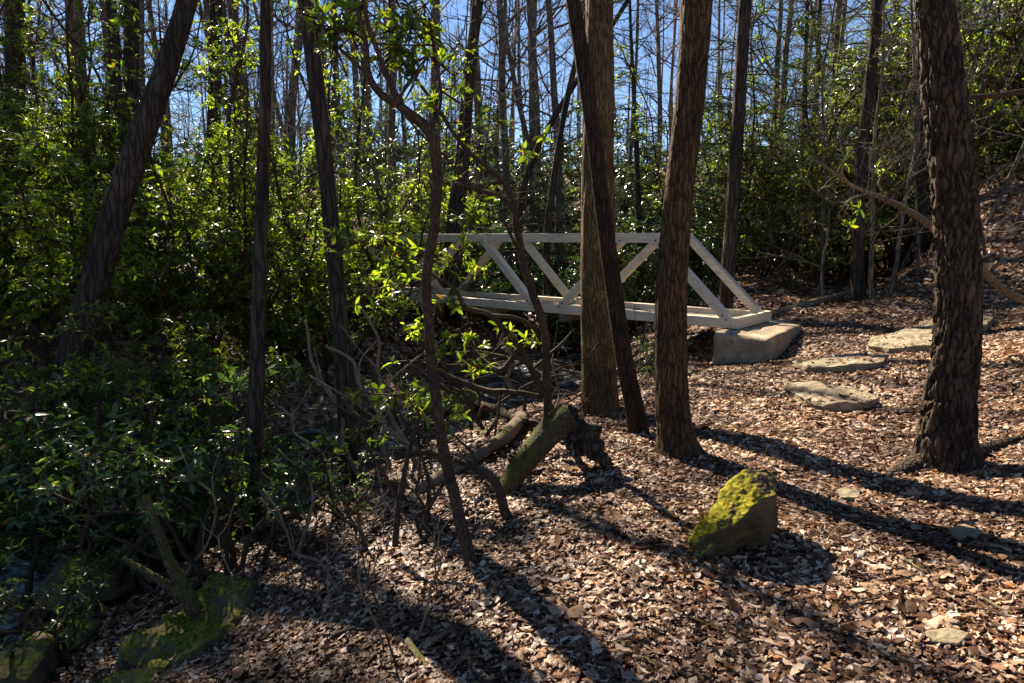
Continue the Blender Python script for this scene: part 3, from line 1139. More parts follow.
def shrub_data(r, H, Rw, stems, clumps, per_clump, lean=(0, 0), low=0.25):
    """crooked stems carrying clumps of twig tips; returns stem MB, tips, axes."""
    sm = MB()
    tips, axes = [], []
    mains = []
    for i in range(stems):
        a = r.uniform(0, 2 * math.pi)
        d = unit(np.array([math.cos(a) * 0.7 + lean[0], math.sin(a) * 0.7 + lean[1], r.uniform(0.5, 1.3)]))
        L = H * r.uniform(0.65, 1.05)
        P = crook(np.array([math.cos(a), math.sin(a), 0]) * r.uniform(0, 0.25) + [0, 0, -0.1], d, L, 9, 0.24, 0.10, r)
        P[:, :2] *= min(1.0, Rw / max(0.1, np.abs(P[:, :2]).max()))
        Q = catmull(P, 0.12)
        R = np.linspace(r.uniform(0.02, 0.042), 0.010, len(Q))
        tube(sm, Q, R, 7, cap=False)
        mains.append(Q)
    for c in range(clumps):
        Q = mains[r.integers(len(mains))]
        f = r.uniform(low, 1.0)
        k = min(len(Q) - 2, int(f * (len(Q) - 1)))
        p = Q[k]
        out = np.array([p[0], p[1], 0])
        out = out / max(0.2, np.linalg.norm(out))
        d = unit(out * 0.6 + rdir(r, -0.1, 0.7))
        L = r.uniform(0.25, 0.75) * (0.4 + 0.6 * f) * Rw * 0.7
        B = crook(p, d, L, 5, 0.25, 0.08, r)
        tube(sm, B, np.linspace(0.011, 0.006, len(B)), 5, cap=False)
        cen = B[-1]
        n = max(2, int(per_clump * r.uniform(0.6, 1.3)))
        for j in range(n):
            g = r.uniform(0.45, 1.0)
            kk = min(len(B) - 2, int(g * (len(B) - 1)))
            e = unit(unit(B[kk + 1] - B[kk]) * 0.5 + rdir(r, -0.35, 0.9))
            e[2] = e[2] * 0.8 + 0.15
            l2 = r.uniform(0.08, 0.34)
            q = B[kk] + e * l2
            tube(sm, np.array([B[kk], (B[kk] + q) / 2 + r.normal(0, 0.012, 3), q]), [0.005, 0.0045, 0.003], 3, cap=False)
            tips.append(q)
            axes.append(unit(e + [0, 0, 0.45]))
    return sm, np.array(tips), np.array(axes)


def make_shrub(name, seed, H, Rw, stems, clumps, per_clump, leaf, per, protos, lmat, smat, spread=(50, 108), lean=(0, 0), low=0.25):
    r = np.random.default_rng(seed)
    sm, tips, axes = shrub_data(r, H, Rw, stems, clumps, per_clump, lean, low)
    root = empty(name, (0, 0, 0))
    sm.build('stems', smat, root)
    fm = MB()
    whorls(fm, tips, axes, leaf, per, r, protos, spread)
    fm.build('foliage', lmat, root)
    return root


def place(proto, first, x, y, rz, sc, label, cat, group, dz=0.0, tilt=0.0):
    o = proto if first else copy_tree(proto)
    o.location = (x, y, gz(x, y) + dz)
    o.rotation_euler = (tilt * math.cos(rz), tilt * math.sin(rz), rz)
    o.scale = (sc, sc, sc)
    tag(o, label, cat, group)
    return o


class Kind:
    """prototypes of one kind; the first placing uses the prototype itself."""

    def __init__(self, protos, cat, group):
        self.p, self.used, self.cat, self.group, self.i = protos, set(), cat, group, 0

    def put(self, x, y, rz, sc, label, which=None, dz=0.0, tilt=0.0, group=None):
        k = self.i % len(self.p) if which is None else which
        self.i += 1
        first = k not in self.used
        self.used.add(k)
        return place(self.p[k], first, x, y, rz, sc, label, self.cat, group or self.group, dz, tilt)

    def finish(self):
        for k, o in enumerate(self.p):
            if k not in self.used:
                for ch in list(o.children):
                    bpy.data.objects.remove(ch)
                bpy.data.objects.remove(o)


def upx(u, Y):
    return (u - 512) / FPX * Y * 1.01


near_rh = Kind([make_shrub('rhododendron', 100 + i, 1.9, 1.1, 8, 32, 6, 0.092, 9, [RH1, RH2], M_deep, M_stem, low=0.45) for i in range(3)], 'shrub', 'rhododendrons of the thicket')
far_rh = Kind([make_shrub('rhododendron', 120 + i, 3.2, 1.9, 8, 95, 10, 0.10, 8, [RH1, RH2], M_rhodo, M_stem) for i in range(4)], 'shrub', 'rhododendrons of the thicket')
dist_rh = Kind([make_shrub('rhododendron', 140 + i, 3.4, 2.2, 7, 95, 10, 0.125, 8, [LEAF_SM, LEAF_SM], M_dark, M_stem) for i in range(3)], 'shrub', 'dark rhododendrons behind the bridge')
laurel = Kind([make_shrub('mountain_laurel', 160 + i, 4.6, 2.2, 7, 110, 12, 0.085, 8, [LEAF_SM, LEAF_SM], M_laurel, M_stem, (40, 100), low=0.2) for i in range(4)], 'shrub', 'mountain laurels on the right bank')


tall_rh = Kind([make_shrub('tall_rhododendron', 180 + i, 6.2, 1.7, 4, 62, 8, 0.085, 7, [RH1, RH2], M_rhodo, M_stem, low=0.42) for i in range(3)], 'shrub', 'tall airy rhododendrons among the trunks')
for (u, Y, sc) in [(205, 9.5, .95), (250, 11.0, 1.05), (300, 10.2, 1.0), (345, 11.5, 1.0), (395, 13, 1.05), (440, 16, 1.1), (90, 12.5, 1.1), (20, 11.5, 1.15), (150, 13.0, 1.1), (640, 15.5, .95), (705, 14.5, .95),
                   (790, 12.8, .85), (830, 13.5, 1.0), (895, 13.8, 1.05), (960, 13.0, 1.05), (1010, 12.2, 1.0), (1060, 11.5, 1.1)]:
    tall_rh.put(upx(u, Y), Y, random.uniform(0, 6.28), sc, 'tall thin stemmed rhododendron with airy sunlit leaves among the trunks')
# left thicket: near bank, then the far bank
T_LAB = 'glossy leaved rhododendron in the dense thicket along the creek at left'
for (u, Y, sc, lab) in [(345, 4.6, .42, 'low rhododendron with large glossy leaves in front of the bent stem'),
                        (215, 4.2, .70, 'low rhododendron spray in front of the pole thin trunk'),
                        (90, 4.6, .85, 'rhododendron at lower left behind the mossy forked stump'),
                        (-30, 4.2, 1.0, 'dark rhododendron cut by the lower left edge of the frame'),
                        (410, 5.9, .45, 'small leafy rhododendron beside the bent stem, foot among fallen branches'),
                        (140, 5.2, .9, None), (60, 5.6, 1.3, None), (-20, 5.6, 1.35, None), (15, 3.5, .42, 'small dark rhododendron over the rocks in the lower left corner'), (100, 5.9, 1.5, None), (195, 5.0, .6, None), (655, 8.6, .32, 'small leafy rhododendron on the bank between the leaning and the brown trunk')]:
    near_rh.put(upx(u, Y), Y, random.uniform(0, 6.28), sc, lab or T_LAB)
for (u, Y, sc) in [(70, 6.3, .78), (130, 6.6, .7), (60, 8.5, .95), (-20, 8.0, 1.1), (130, 9.2, .85), (200, 10.0, .9), (275, 10.5, .85), (318, 10.9, .95), (335, 12.2, .8), (372, 12.8, .62), (20, 11.0, 1.2), (100, 11.5, 1.1),
                   (-80, 10, 1.25), (185, 13, .95), (260, 14, .95), (330, 15, .95), (390, 16, .95), (60, 14.5, 1.25), (130, 16, 1.1), (-30, 14, 1.35), (415, 17.5, .8), (230, 17.5, 1.0), (310, 19, 1.0)]:
    far_rh.put(upx(u, Y), Y, random.uniform(0, 6.28), sc, T_LAB)
# behind the bridge
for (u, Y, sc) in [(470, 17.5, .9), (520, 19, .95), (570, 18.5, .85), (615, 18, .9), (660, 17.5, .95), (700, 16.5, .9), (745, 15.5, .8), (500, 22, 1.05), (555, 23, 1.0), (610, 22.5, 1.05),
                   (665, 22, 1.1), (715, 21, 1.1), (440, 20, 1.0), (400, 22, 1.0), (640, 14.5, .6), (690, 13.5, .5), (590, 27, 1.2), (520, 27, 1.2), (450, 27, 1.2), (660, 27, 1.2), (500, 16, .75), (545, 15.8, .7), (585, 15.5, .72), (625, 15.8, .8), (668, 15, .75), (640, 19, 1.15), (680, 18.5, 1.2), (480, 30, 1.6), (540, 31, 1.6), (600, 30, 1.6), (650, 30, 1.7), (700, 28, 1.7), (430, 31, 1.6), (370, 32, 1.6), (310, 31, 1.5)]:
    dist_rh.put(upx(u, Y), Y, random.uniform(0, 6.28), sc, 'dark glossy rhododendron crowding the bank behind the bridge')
# right bank
for (u, Y, sc) in [(760, 14, .7), (800, 14.5, .85), (840, 15, .9), (885, 15.5, .95), (775, 17.5, 1.0), (825, 18, 1.1), (880, 19, 1.15), (935, 17.5, 1.1), (985, 16.5, 1.1), (1030, 15.5, 1.1), (1080, 14.5, 1.1),
                   (735, 18.5, 1.1), (790, 22, 1.4), (850, 23, 1.5), (910, 23, 1.5), (970, 22, 1.5), (1040, 20, 1.5), (740, 23, 1.4), (1000, 14.5, 1.45), (900, 15.0, 1.4), (830, 15.5, 1.35), (770, 16.5, 1.25), (1060, 14.0, 1.4), (950, 16.0, 1.6), (1010, 13.5, .7), (950, 14.2, .7), (690, 21, 1.3)]:
    laurel.put(upx(u, Y), Y, random.uniform(0, 6.28), sc, 'fine leaved mountain laurel in the tangle beyond the stone steps')
for k_ in (near_rh, far_rh, dist_rh, laurel, tall_rh):
    k_.finish()


# ------------------------------------------------------------------ hemlocks
def boughs(tm, nm, P, n, lmax, f0, r, rb=0.016):
    tw_p, tw_d = [], []
    for i in range(n):
        f = f0 + (0.98 - f0) * (i + r.uniform()) / n
        k = min(len(P) - 2, int(f * (len(P) - 1)))
        p = P[k] + (P[k + 1] - P[k]) * (f * (len(P) - 1) - k)
        a = r.uniform(0, 6.28)
        L = lmax * (1.15 - (f - f0) / (1 - f0)) * r.uniform(0.6, 1.1)
        B = crook(p, (math.cos(a), math.sin(a), 0.15), L, 6, 0.10, -0.05, r)
        tube(tm, B, np.linspace(rb, 0.004, len(B)), 4, cap=False)
        m = int(10 * L) + 4
        for j in range(m):
            g = 0.2 + 0.8 * (j + 0.5) / m
            kk = min(len(B) - 2, int(g * (len(B) - 1)))
            q = B[kk] + (B[kk + 1] - B[kk]) * (g * (len(B) - 1) - kk)
            t = unit(B[kk + 1] - B[kk])
            s = np.cross(t, [0, 0, 1]) * (1 if j % 2 else -1)
            d = unit(t * 0.7 + s + r.normal(0, 0.15, 3) + [0, 0, -0.15])
            L2 = r.uniform(0.2, 0.42) * (1.15 - 0.5 * g)
            tube(tm, np.array([q, q + d * L2 + [0, 0, -0.05 * L2]]), [0.003, 0.0015], 3, cap=False)
            nn = int(L2 / 0.022)
            ss = (np.arange(nn) + 0.5) / nn
            pts = q + d * (ss * L2)[:, None]
            sd_ = unit(np.cross(d, [0, 0, 1]))
            for sg in (1, -1):
                tw_p.append(pts)
                tw_d.append(d * 0.5 + sd_ * sg + r.normal(0, 0.2, (nn, 3)))
    tp, td = np.concatenate(tw_p), np.concatenate(tw_d)
    NP = (np.array([(0, 0.16, 0), (0, -0.16, 0), (1, 0, -0.1)], float), np.array([(0, 1, 2)]))
    inst(nm, NP[0], NP[1], frame(td, np.array([0, 0, 1.0]) + r.normal(0, 0.3, (len(tp), 3))), np.full(len(tp), 0.034), tp)


def make_hemlock(seed, H, n, lmax):
    r = np.random.default_rng(seed)
    root = empty('hemlock', (0, 0, 0))
    P = crook((0, 0, -0.2), (0, 0, 1), H + 0.2, 10, 0.02, 0.05, r)
    tm = MB()
    tube(tm, P, np.linspace(0.12, 0.02, len(P)), 10)
    nm = MB()
    boughs(tm, nm, P, n, lmax, 0.12, r)
    tm.build('trunk', M_bark_far, root)
    nm.build('foliage', M_hemlock, root)
    return root


def shade_crown(tree, z0, z1, n, lmax, seed):
    # needled boughs added above the frame on a trunk, to shade the lower left
    r = np.random.default_rng(seed)
    me = tree.children[0].data
    co = np.empty(len(me.vertices) * 3, np.float32)
    me.vertices.foreach_get('co', co)
    co = co.reshape(-1, 3) + np.array(tree.location)
    zz = np.linspace(z0, z1, 10)
    P = []
    for z in zz:
        m = np.abs(co[:, 2] - z) < 0.4
        c = co[m][:, :2].mean(0) if m.any() else (P[-1][:2] if P else co[:, :2].mean(0))
        P.append([c[0], c[1], z])
    P = np.array(P) - np.array(tree.location)
    bm_, nm = MB(), MB()
    boughs(bm_, nm, P, n, lmax, 0.02, r, 0.02)
    bm_.build('branches', M_twig, tree)
    nm.build('foliage', M_hemlock, tree)


shade_crown(tG, 5.4, 9.5, 46, 1.8, 401)
for t_, q_ in zip(SHADERS[:3], range(9)):
    shade_crown(t_, 7.6, 12.0, 60, 2.4, 410 + q_)
# hemlocks in view, then ones added up-sun at left to shade the lower left
hem = Kind([make_hemlock(200 + i, 8.5 + i, 85, 2.3) for i in range(3)], 'tree', 'hemlocks behind the bridge and the steps')
for (u, Y, sc) in [(730, 14.5, .9), (860, 14, .95), (640, 15.5, .8), (790, 16.5, .9), (905, 17, 1.0), (980, 18, 1.1), (1040, 17, 1.2), (690, 22, .9), (940, 23, 1.4), (800, 24, 1.3), (610, 24, .8), (1090, 15, 1.1), (870, 26, 1.5), (1000, 26, 1.5), (335, 21, .7), (60, 22, .9), (180, 24, .8)]:
    hem.put(upx(u, Y), Y, random.uniform(0, 6.28), sc, 'fine needled green hemlock added up-sun at left to shade the lower left')
for (x, y, sc) in [(-6.6, 7.2, 1.0), (-9.5, 8.5, 1.2), (-11, 10.5, 1.25), (-8.5, 6.0, 1.0), (-12.5, 13.5, 1.3)]:
    hem.put(x, y, random.uniform(0, 6.28), sc, 'fine needled green hemlock added up-sun at left to shade the lower left')
hem.finish()


# ------------------------------------------------------------------ bare forest trees
def make_bare(seed, H, r0, nl):
    r = np.random.default_rng(seed)
    root = empty('bare_tree', (0, 0, 0))
    P = crook((0, 0, -0.3), (r.normal(0, .04), r.normal(0, .04), 1), H + 0.3, 14, 0.035, 0.03, r)
    Q = catmull(P, 0.5)
    R = r0 * (1 - 0.78 * np.linspace(0, 1, len(Q)) ** 1.1)
    tm = MB()
    tube(tm, Q, R, 12, bark_disp(0.07, seed))
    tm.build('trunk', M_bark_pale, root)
    cm = MB()
    limbs(cm, Q, R, 0.30, nl, r, 1.0, 3.6, 5, 5, 0.28, 0.006)
    cm.build('crown', M_twig, root)
    return root


def make_sapling(seed, H):
    r = np.random.default_rng(seed)
    root = empty('bare_sapling', (0, 0, 0))
    P = crook((0, 0, -0.2), (r.normal(0, .12), r.normal(0, .12), 1), H + 0.2, 10, 0.10, 0.06, r)
    Q = catmull(P, 0.3)
    R = np.linspace(0.035, 0.006, len(Q))
    tm = MB()
    tube(tm, Q, R, 7)
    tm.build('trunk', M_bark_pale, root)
    cm = MB()
    limbs(cm, Q, R, 0.15, 26, r, 1.0, 1.9, 4, 4, 0.22, 0.003)
    cm.build('crown', M_twig, root)
    return root


bare = Kind([make_bare(300 + i, 15 + 2 * (i % 3), 0.10 + 0.018 * i, 22) for i in range(5)], 'tree', 'bare trees beyond the thicket')
sap = Kind([make_sapling(340 + i, 5.0 + i) for i in range(4)], 'tree', 'bare saplings in the understory')
LAB_BARE = 'slim bare grey trunk among many like it in the woods behind'
spots = [(46, 19), (86, 24), (157, 19), (176, 26), (232, 24), (252, 26), (285, 22), (345, 22), (360, 27), (395, 26), (413, 30), (427, 20), (440, 27), (497, 27), (510, 22), (531, 20), (545, 23), (560, 20), (525, 32),
         (585, 31), (620, 28), (640, 21), (655, 30), (720, 24), (762, 24), (808, 19), (828, 26), (850, 29), (890, 24), (1000, 22), (985, 30)]
for (u, Y) in spots:
    bare.put(upx(u, Y), Y, random.uniform(0, 6.28), random.uniform(.8, 1.0), LAB_BARE)
for i in range(60):
    Y = random.uniform(20, 60)
    u = random.uniform(-40, 1064)
    if 435 < u < 575 and random.random() < .55:
        continue
    bare.put(upx(u, Y), Y, random.uniform(0, 6.28), random.uniform(.85, 1.25), LAB_BARE)
# the same woods carry on up-sun, past the left edge of the view
for (x, y, s_) in [(-12, 7, 1.0), (-10, 13, .9), (-15, 15, 1.1), (-14, 20, 1.0), (-20, 12, 1.2)]:
    bare.put(x, y, random.uniform(0, 6.28), s_, LAB_BARE)
LAB_SAP = 'thin twiggy bare sapling in the understory of the woods'
for i in range(176):
    Y = random.uniform(11.5, 30) if i < 74 else random.uniform(17, 40) if i < 156 else random.uniform(10, 14)
    u = random.uniform(0, 1040) if i < 74 else random.uniform(0, 1000) if i < 156 else random.uniform(690, 1000)
    x = upx(u, Y)
    if creek_dist(np.array([x]), np.array([Y]))[0] < 1.8 or (Y < 14 and u < 800):
        continue
    sap.put(x, Y, random.uniform(0, 6.28), random.uniform(.7, 1.15), LAB_SAP)
bare.finish()
sap.finish()


# far woods: one mass of trunks and twigs
def far_woods():
    r = np.random.default_rng(77)
    mb = MB()
    for i in range(150):
        Y = r.uniform(62, 120)
        x = r.uniform(-0.85, 0.85) * Y
        z = gz(x, Y)
        H = r.uniform(14, 24)
        P = crook((x, Y, z - .3), (r.normal(0, .03), r.normal(0, .03), 1), H, 6, 0.03, 0.02, r)
        R = np.linspace(r.uniform(0.08, 0.17), 0.03, len(P))
        tube(mb, P, R, 5, cap=False)
        for k in range(16):
            f = r.uniform(0.25, 1)
            q = P[0] + (P[-1] - P[0]) * f
            a = r.uniform(0, 6.28)
            B = crook(q, (math.cos(a), math.sin(a), .7), r.uniform(1.5, 4), 3, 0.15, 0.03, r)
            tube(mb, B, np.linspace(.03, .01, len(B)), 3, cap=False)
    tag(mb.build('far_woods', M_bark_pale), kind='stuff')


far_woods()


# ------------------------------------------------------------------ stones
def put_rock(name, label, pts_px, thick, mat, cat='rock', **kw):
    pass


def rock_from(name, label, pts, mat, levels=4, smooth=2, amp=0.012, freq=7, seed=1, cat='rock', strata=0.0):
    pts = np.array(pts, float)
    c = pts.mean(0)
    c[2] = pts[:, 2].min()
    mb = hull_rock(pts - c, levels, smooth, amp, freq, seed, strata)
    return tag(mb.build(name, mat, None, True, c), label, cat)


# mossy pointed rock: front ridge, back points
Yr = 3.25
front = [(684, 570), (690, 577), (714, 569), (740, 555), (764, 541), (780, 522), (777, 494)]
pts = []
for u, v in front:
    pts.append(at(u, v, Yr - 0.02))
for u, v, Y in [(690, 540, 3.22), (704, 512, 3.24), (724, 490, 3.30), (745, 472, 3.36), (766, 466, 3.42), (780, 471, 3.46), (738, 525, 3.12), (762, 498, 3.20), (752, 506, 3.16)]:
    pts.append(at(u, v, Y))
for u, v, Y in [(705, 545, 3.55), (730, 500, 3.6), (768, 476, 3.60), (779, 515, 3.55), (700, 572, 3.4), (752, 540, 3.5)]:
    pts.append(at(u, v, Y))
rock_from('mossy_rock', 'leaning pointed boulder with yellow green moss on its upper side, on the leaf litter', pts, M_mossrock, 6, 3, 0.026, 5, 4)


BARE = []


def slab(name, label, outline, lift, thick, mat, seed, amp=0.012):
    pts = []
    lift = lift or 0.05
    BARE.append(np.array([hit(u, v, lift)[:2] for u, v, Y in outline]))
    for u, v, Y in outline:
        p_ = hit(u, v, lift)
        pts.append(p_)
        pts.append(p_ - [0, 0, thick])
    return rock_from(name, label, pts, mat, 5, 1, amp * 1.6, 7, seed, 'stepping stone', 0.006)


slab('stepping_stone', 'pale flat stone slab with pointed right end, lowest of the stepping stones', [(784, 381, 6.55), (800, 379, 6.7), (845, 386, 6.6), (880, 396, 6.25), (868, 402, 6.05), (826, 404, 5.95), (800, 396, 6.1), (786, 388, 6.35)], 0.09, 0.12, M_slab, 11)
slab('stepping_stone', 'flat stone slab with dark front edge, second up from the lowest of the steps', [(794, 362, 7.6), (810, 359, 7.9), (860, 353, 8.1), (889, 354, 8.0), (882, 362, 7.5), (845, 366, 7.2), (806, 367, 7.3)], 0.09, 0.13, M_slab, 12)
slab('stepping_stone', 'broad yellowish stone slab leading up behind the rough barked tree', [(868, 345, 8.5), (872, 338, 8.9), (905, 329, 9.3), (945, 325, 9.5), (955, 333, 9.0), (934, 345, 8.3), (890, 348, 8.2)], 0.09, 0.12, M_slab, 13)
slab('stepping_stone', 'topmost stone slab showing to the right of the rough barked tree', [(920, 322, 9.9), (935, 317, 10.3), (975, 312, 10.5), (993, 318, 10.2), (985, 327, 9.6), (955, 331, 9.3), (925, 328, 9.5)], 0.09, 0.12, M_slab, 14)
slab('flat_stone', 'small flat stone half buried in leaves left of the rough barked foot', [(836, 489, 4.15), (846, 486, 4.25), (862, 489, 4.2), (858, 497, 4.05), (840, 497, 4.05)], None, 0.06, M_slab, 15, 0.006)
slab('flat_stone', 'low pale stone in the litter at the lower right', [(928, 632, 2.62), (950, 628, 2.68), (968, 633, 2.66), (958, 642, 2.56), (932, 642, 2.55)], None, 0.04, M_slab, 16, 0.006)
slab('flat_stone', 'grey flat stone in the shadow right of the mossy boulder', [(950, 528, 3.6), (965, 525, 3.7), (982, 529, 3.65), (975, 535, 3.55), (955, 535, 3.52)], None, 0.05, M_slab, 17, 0.006)
slab('flat_stone', 'pale stone low on the bank between the brown trunk and the concrete block', [(684, 366, 9.0), (690, 360, 9.3), (697, 362, 9.2), (692, 372, 8.8), (684, 374, 8.7)], None, 0.12, M_slab, 18, 0.01)


def boulder(label, u, v, Y, w_, h_, dpt, mat, seed, name='boulder'):
    c = at(u, v, Y)
    s = mpp(v, Y)
    r = np.random.default_rng(seed)
    pts = []
    for i in range(22):
        d = rdir(r, -0.6, 1)
        pts.append(c + d * np.array([w_ * s / 2, dpt / 2, h_ * s / 2]) * r.uniform(.85, 1.1))
    return rock_from(name, label, pts, mat, 4, 2, 0.02, 5, seed)


boulder('tan boulder beside the creek at lower left', 86, 585, 4.3, 85, 62, .6, M_boulder, 51)
boulder('small brown boulder under the tan one, lower left corner', 60, 640, 3.7, 60, 34, .5, M_boulder, 52)
boulder('flat creek stone at the lower left edge of the frame', 18, 668, 3.3, 70, 46, .5, M_boulder, 53)
boulder('wet dark rock in the creek under the bridge', 455, 402, 10.2, 60, 30, 1.0, M_boulder, 54)
boulder('mossy rock on the creek bank below the leaning torn log', 480, 440, 6.0, 40, 26, .4, M_mossslab, 55)
boulder('dark bank rock under the tangled branches', 445, 462, 6.0, 60, 34, .6, M_boulder, 56)
# moss covered slope stone, lower left
pts = [at(u, v, Y) for u, v, Y in [(85, 690, 3.05), (110, 668, 3.2), (150, 630, 3.5), (178, 606, 3.8), (215, 584, 4.0), (246, 578, 3.9), (244, 610, 3.6), (225, 640, 3.4), (190, 655, 3.25), (150, 685, 3.0), (120, 700, 2.95)]]
pts += [p_ - [0, 0, 0.3] for p_ in pts]
rock_from('mossy_stone', 'sloping stone carpeted in bright green moss at lower left', pts, M_mossslab, 5, 2, 0.06, 5, 57)


# ------------------------------------------------------------------ logs, stems and branches traced in depth
def stem_px(mb, pts, sides=9, seg=0.04, disp=None, base=None, jit=0.0):
    W = np.array([[*at(u, v, Y), 0.5 * w_ * mpp(v, Y)] for u, v, Y, w_ in pts])
    Q = catmull(W, seg)
    if jit:
        Q[:, :3] += jit * np.stack([fbm(Q[:, :3] * 6 + s_, 2, 5) for s_ in (0, 40, 80)], -1)
    b = Q[0, :3].copy() if base is None else base
    tube(mb, Q[:, :3] - b, np.maximum(Q[:, 3], .002), sides, disp)
    return Q, b


def thing_stem(name, label, cat, pts, mat, branches=(), leaves=None, group=None, disp=None, lseed=1, lsize=0.10, ssides=10, jit=0.008, part='stem'):
    """a stem (first polyline) with branch polylines; leaves = list of (u, v, Y) tip points."""
    mb = MB()
    Q, b = stem_px(mb, pts, ssides, 0.03, disp or bark_disp(0.12, lseed, 0.03, 9, 4), None, jit)
    root = empty(name, b)
    tag(root, label, cat, group)
    mb.build(part, mat, root)
    for br in branches:
        m2 = MB()
        stem_px(m2, br, 7, 0.03, bark_disp(0.1, lseed + 3), b, jit)
        m2.build('branch', mat, root)
    if leaves is not None:
        r = np.random.default_rng(lseed)
        fm = MB()
        tips, axes = [], []
        wood = [Q[:, :3]]
        for br in branches:
            wood.append(catmull(np.array([at(*p_[:3]) for p_ in br]), 0.03))
        wood = np.vstack(wood) - b
        for (u, v, Y, n, spread_px) in leaves:
            tw = MB()
            c = at(u, v, Y) - b
            near = wood[np.argmin(((wood - c) ** 2).sum(1))]
            mid_ = (near + c) / 2 + r.normal(0, .02, 3)
            tube(tw, np.array([near, mid_, c, c + [0, 0, .01]]), [0.006, 0.005, 0.0045, .003], 5)
            s = mpp(v, Y) * spread_px
            for i in range(n):
                q = c + r.normal(0, 1, 3) * s * np.array([.55, .5, .4])
                tips.append(q)
                ax = unit(rdir(r, -.3, .9) + [0, 0, .35])
                axes.append(ax)
                k = q - ax * 0.10
                tube(tw, np.array([c, k, q]), [0.005, 0.004, 0.003], 4, cap=False)
            tw.build('twig', M_stem, root)
        whorls(fm, np.array(tips), np.array(axes), lsize, 8, r, [RH1, RH2], (45, 105))
        fm.build('foliage', M_rhodo, root)
    return root


# the bent rhododendron with leaves at top centre-left
thing_stem('bent_rhododendron', 'crooked dark stem bending left up through the picture, left of the bridge', 'shrub',
           [(474, 572, 3.42, 15), (463, 535, 3.45, 14), (453, 488, 3.5, 13), (441, 435, 3.55, 11.5), (434, 385, 3.6, 11), (429, 330, 3.6, 10.5), (428, 275, 3.6, 10), (436, 215, 3.6, 10), (438, 175, 3.6, 10.5), (431, 133, 3.6, 11.5), (403, 109, 3.6, 9), (380, 95, 3.6, 8), (368, 75, 3.6, 6.5), (365, 45, 3.6, 5.5), (358, 10, 3.6, 5), (352, -40, 3.6, 4)],
           M_stem,
           [[(402, 108, 3.6, 7), (390, 85, 3.6, 6.5), (380, 60, 3.6, 5.5), (368, 25, 3.6, 5), (360, -20, 3.6, 4)],
            [(368, 76, 3.6, 4), (350, 60, 3.6, 3.5), (335, 45, 3.65, 3)],
            [(431, 133, 3.6, 6), (440, 105, 3.7, 4), (436, 60, 3.8, 3.5), (428, 20, 3.8, 3)],
            [(395, 104, 3.6, 3.5), (412, 80, 3.6, 3), (425, 66, 3.6, 2.4)]],
           [(350, 30, 3.7, 9, 30), (395, 45, 3.7, 12, 28), (412, 25, 3.8, 12, 26), (428, 55, 3.8, 7, 24), (360, 5, 3.8, 8, 30), (440, 90, 3.8, 4, 22), (390, -15, 3.7, 10, 40), (335, 45, 3.7, 6, 22), (322, 20, 3.7, 6, 20), (425, 5, 3.8, 8, 24)], lseed=61, lsize=0.075)
# long arching sapling stem
thing_stem('arching_rhododendron', 'long thin stem arching down to the right in front of the bridge rail', 'shrub',
           [(548, 425, 5.2, 9), (546, 385, 5.2, 8.5), (544, 330, 5.2, 8), (533, 292, 5.2, 8.5), (523, 262, 5.2, 8), (514, 212, 5.2, 7), (505, 185, 5.2, 6), (485, 165, 5.2, 5), (462, 145, 5.2, 4.5), (440, 112, 5.2, 4), (420, 85, 5.2, 3.5), (395, 50, 5.2, 3)],
           M_stem,
           [[(514, 212, 5.2, 5), (500, 197, 5.2, 4.5), (478, 190, 5.2, 4.5), (455, 183, 5.2, 4)],
            [(523, 262, 5.2, 4), (508, 230, 5.1, 3), (500, 215, 5.1, 2.5)]],
           [(487, 205, 5.1, 4, 16), (470, 215, 5.1, 5, 14), (485, 112, 5.2, 1, 8), (520, 145, 5.3, 2, 10), (541, 135, 5.3, 1, 8)], lseed=62, lsize=0.095)
thing_stem('rhododendron_clump', 'leafy rhododendron stems sagging in front of the left part of the bridge', 'shrub',
           [(560, 425, 5.6, 8), (545, 398, 5.5, 7), (520, 348, 5.4, 6), (490, 316, 5.3, 5.5), (466, 308, 5.3, 5), (455, 290, 5.3, 4.6), (437, 277, 5.3, 4)],
           M_stem,
           [[(490, 316, 5.3, 5), (512, 317, 5.3, 5), (530, 325, 5.3, 4.5), (541, 342, 5.3, 3.5)],
            [(520, 348, 5.4, 6), (500, 370, 5.4, 6), (475, 352, 5.5, 5), (458, 330, 5.5, 4)],
            [(545, 398, 5.5, 6), (510, 392, 5.5, 6), (478, 388, 5.6, 6), (440, 372, 5.7, 5)],
            [(530, 372, 5.4, 4), (560, 345, 5.4, 3), (572, 332, 5.4, 2)]],
           [(474, 276, 5.3, 4, 14), (466, 246, 5.3, 2, 10), (450, 302, 5.3, 4, 14), (510, 335, 5.4, 6, 16), (535, 337, 5.3, 3, 10), (462, 345, 5.4, 7, 20), (480, 365, 5.4, 5, 18), (425, 330, 5.4, 8, 24), (400, 266, 5.3, 12, 16), (385, 238, 5.4, 13, 18), (370, 290, 5.5, 12, 24), (355, 240, 5.5, 12, 20), (440, 365, 5.5, 6, 22)], lseed=63, lsize=0.09)
thing_stem('rhododendron_spray', 'low leafy rhododendron spray at the foot of the bent stem', 'shrub',
           [(395, 545, 3.7, 7), (400, 500, 3.7, 6), (410, 450, 3.75, 5), (420, 415, 3.75, 4)],
           M_stem, [[(400, 500, 3.7, 4), (375, 460, 3.7, 3.5), (360, 430, 3.7, 3)]],
           [(420, 405, 3.75, 6, 26), (395, 395, 3.75, 5, 24), (440, 415, 3.8, 4, 20), (365, 425, 3.75, 6, 26)], lseed=64, lsize=0.075)
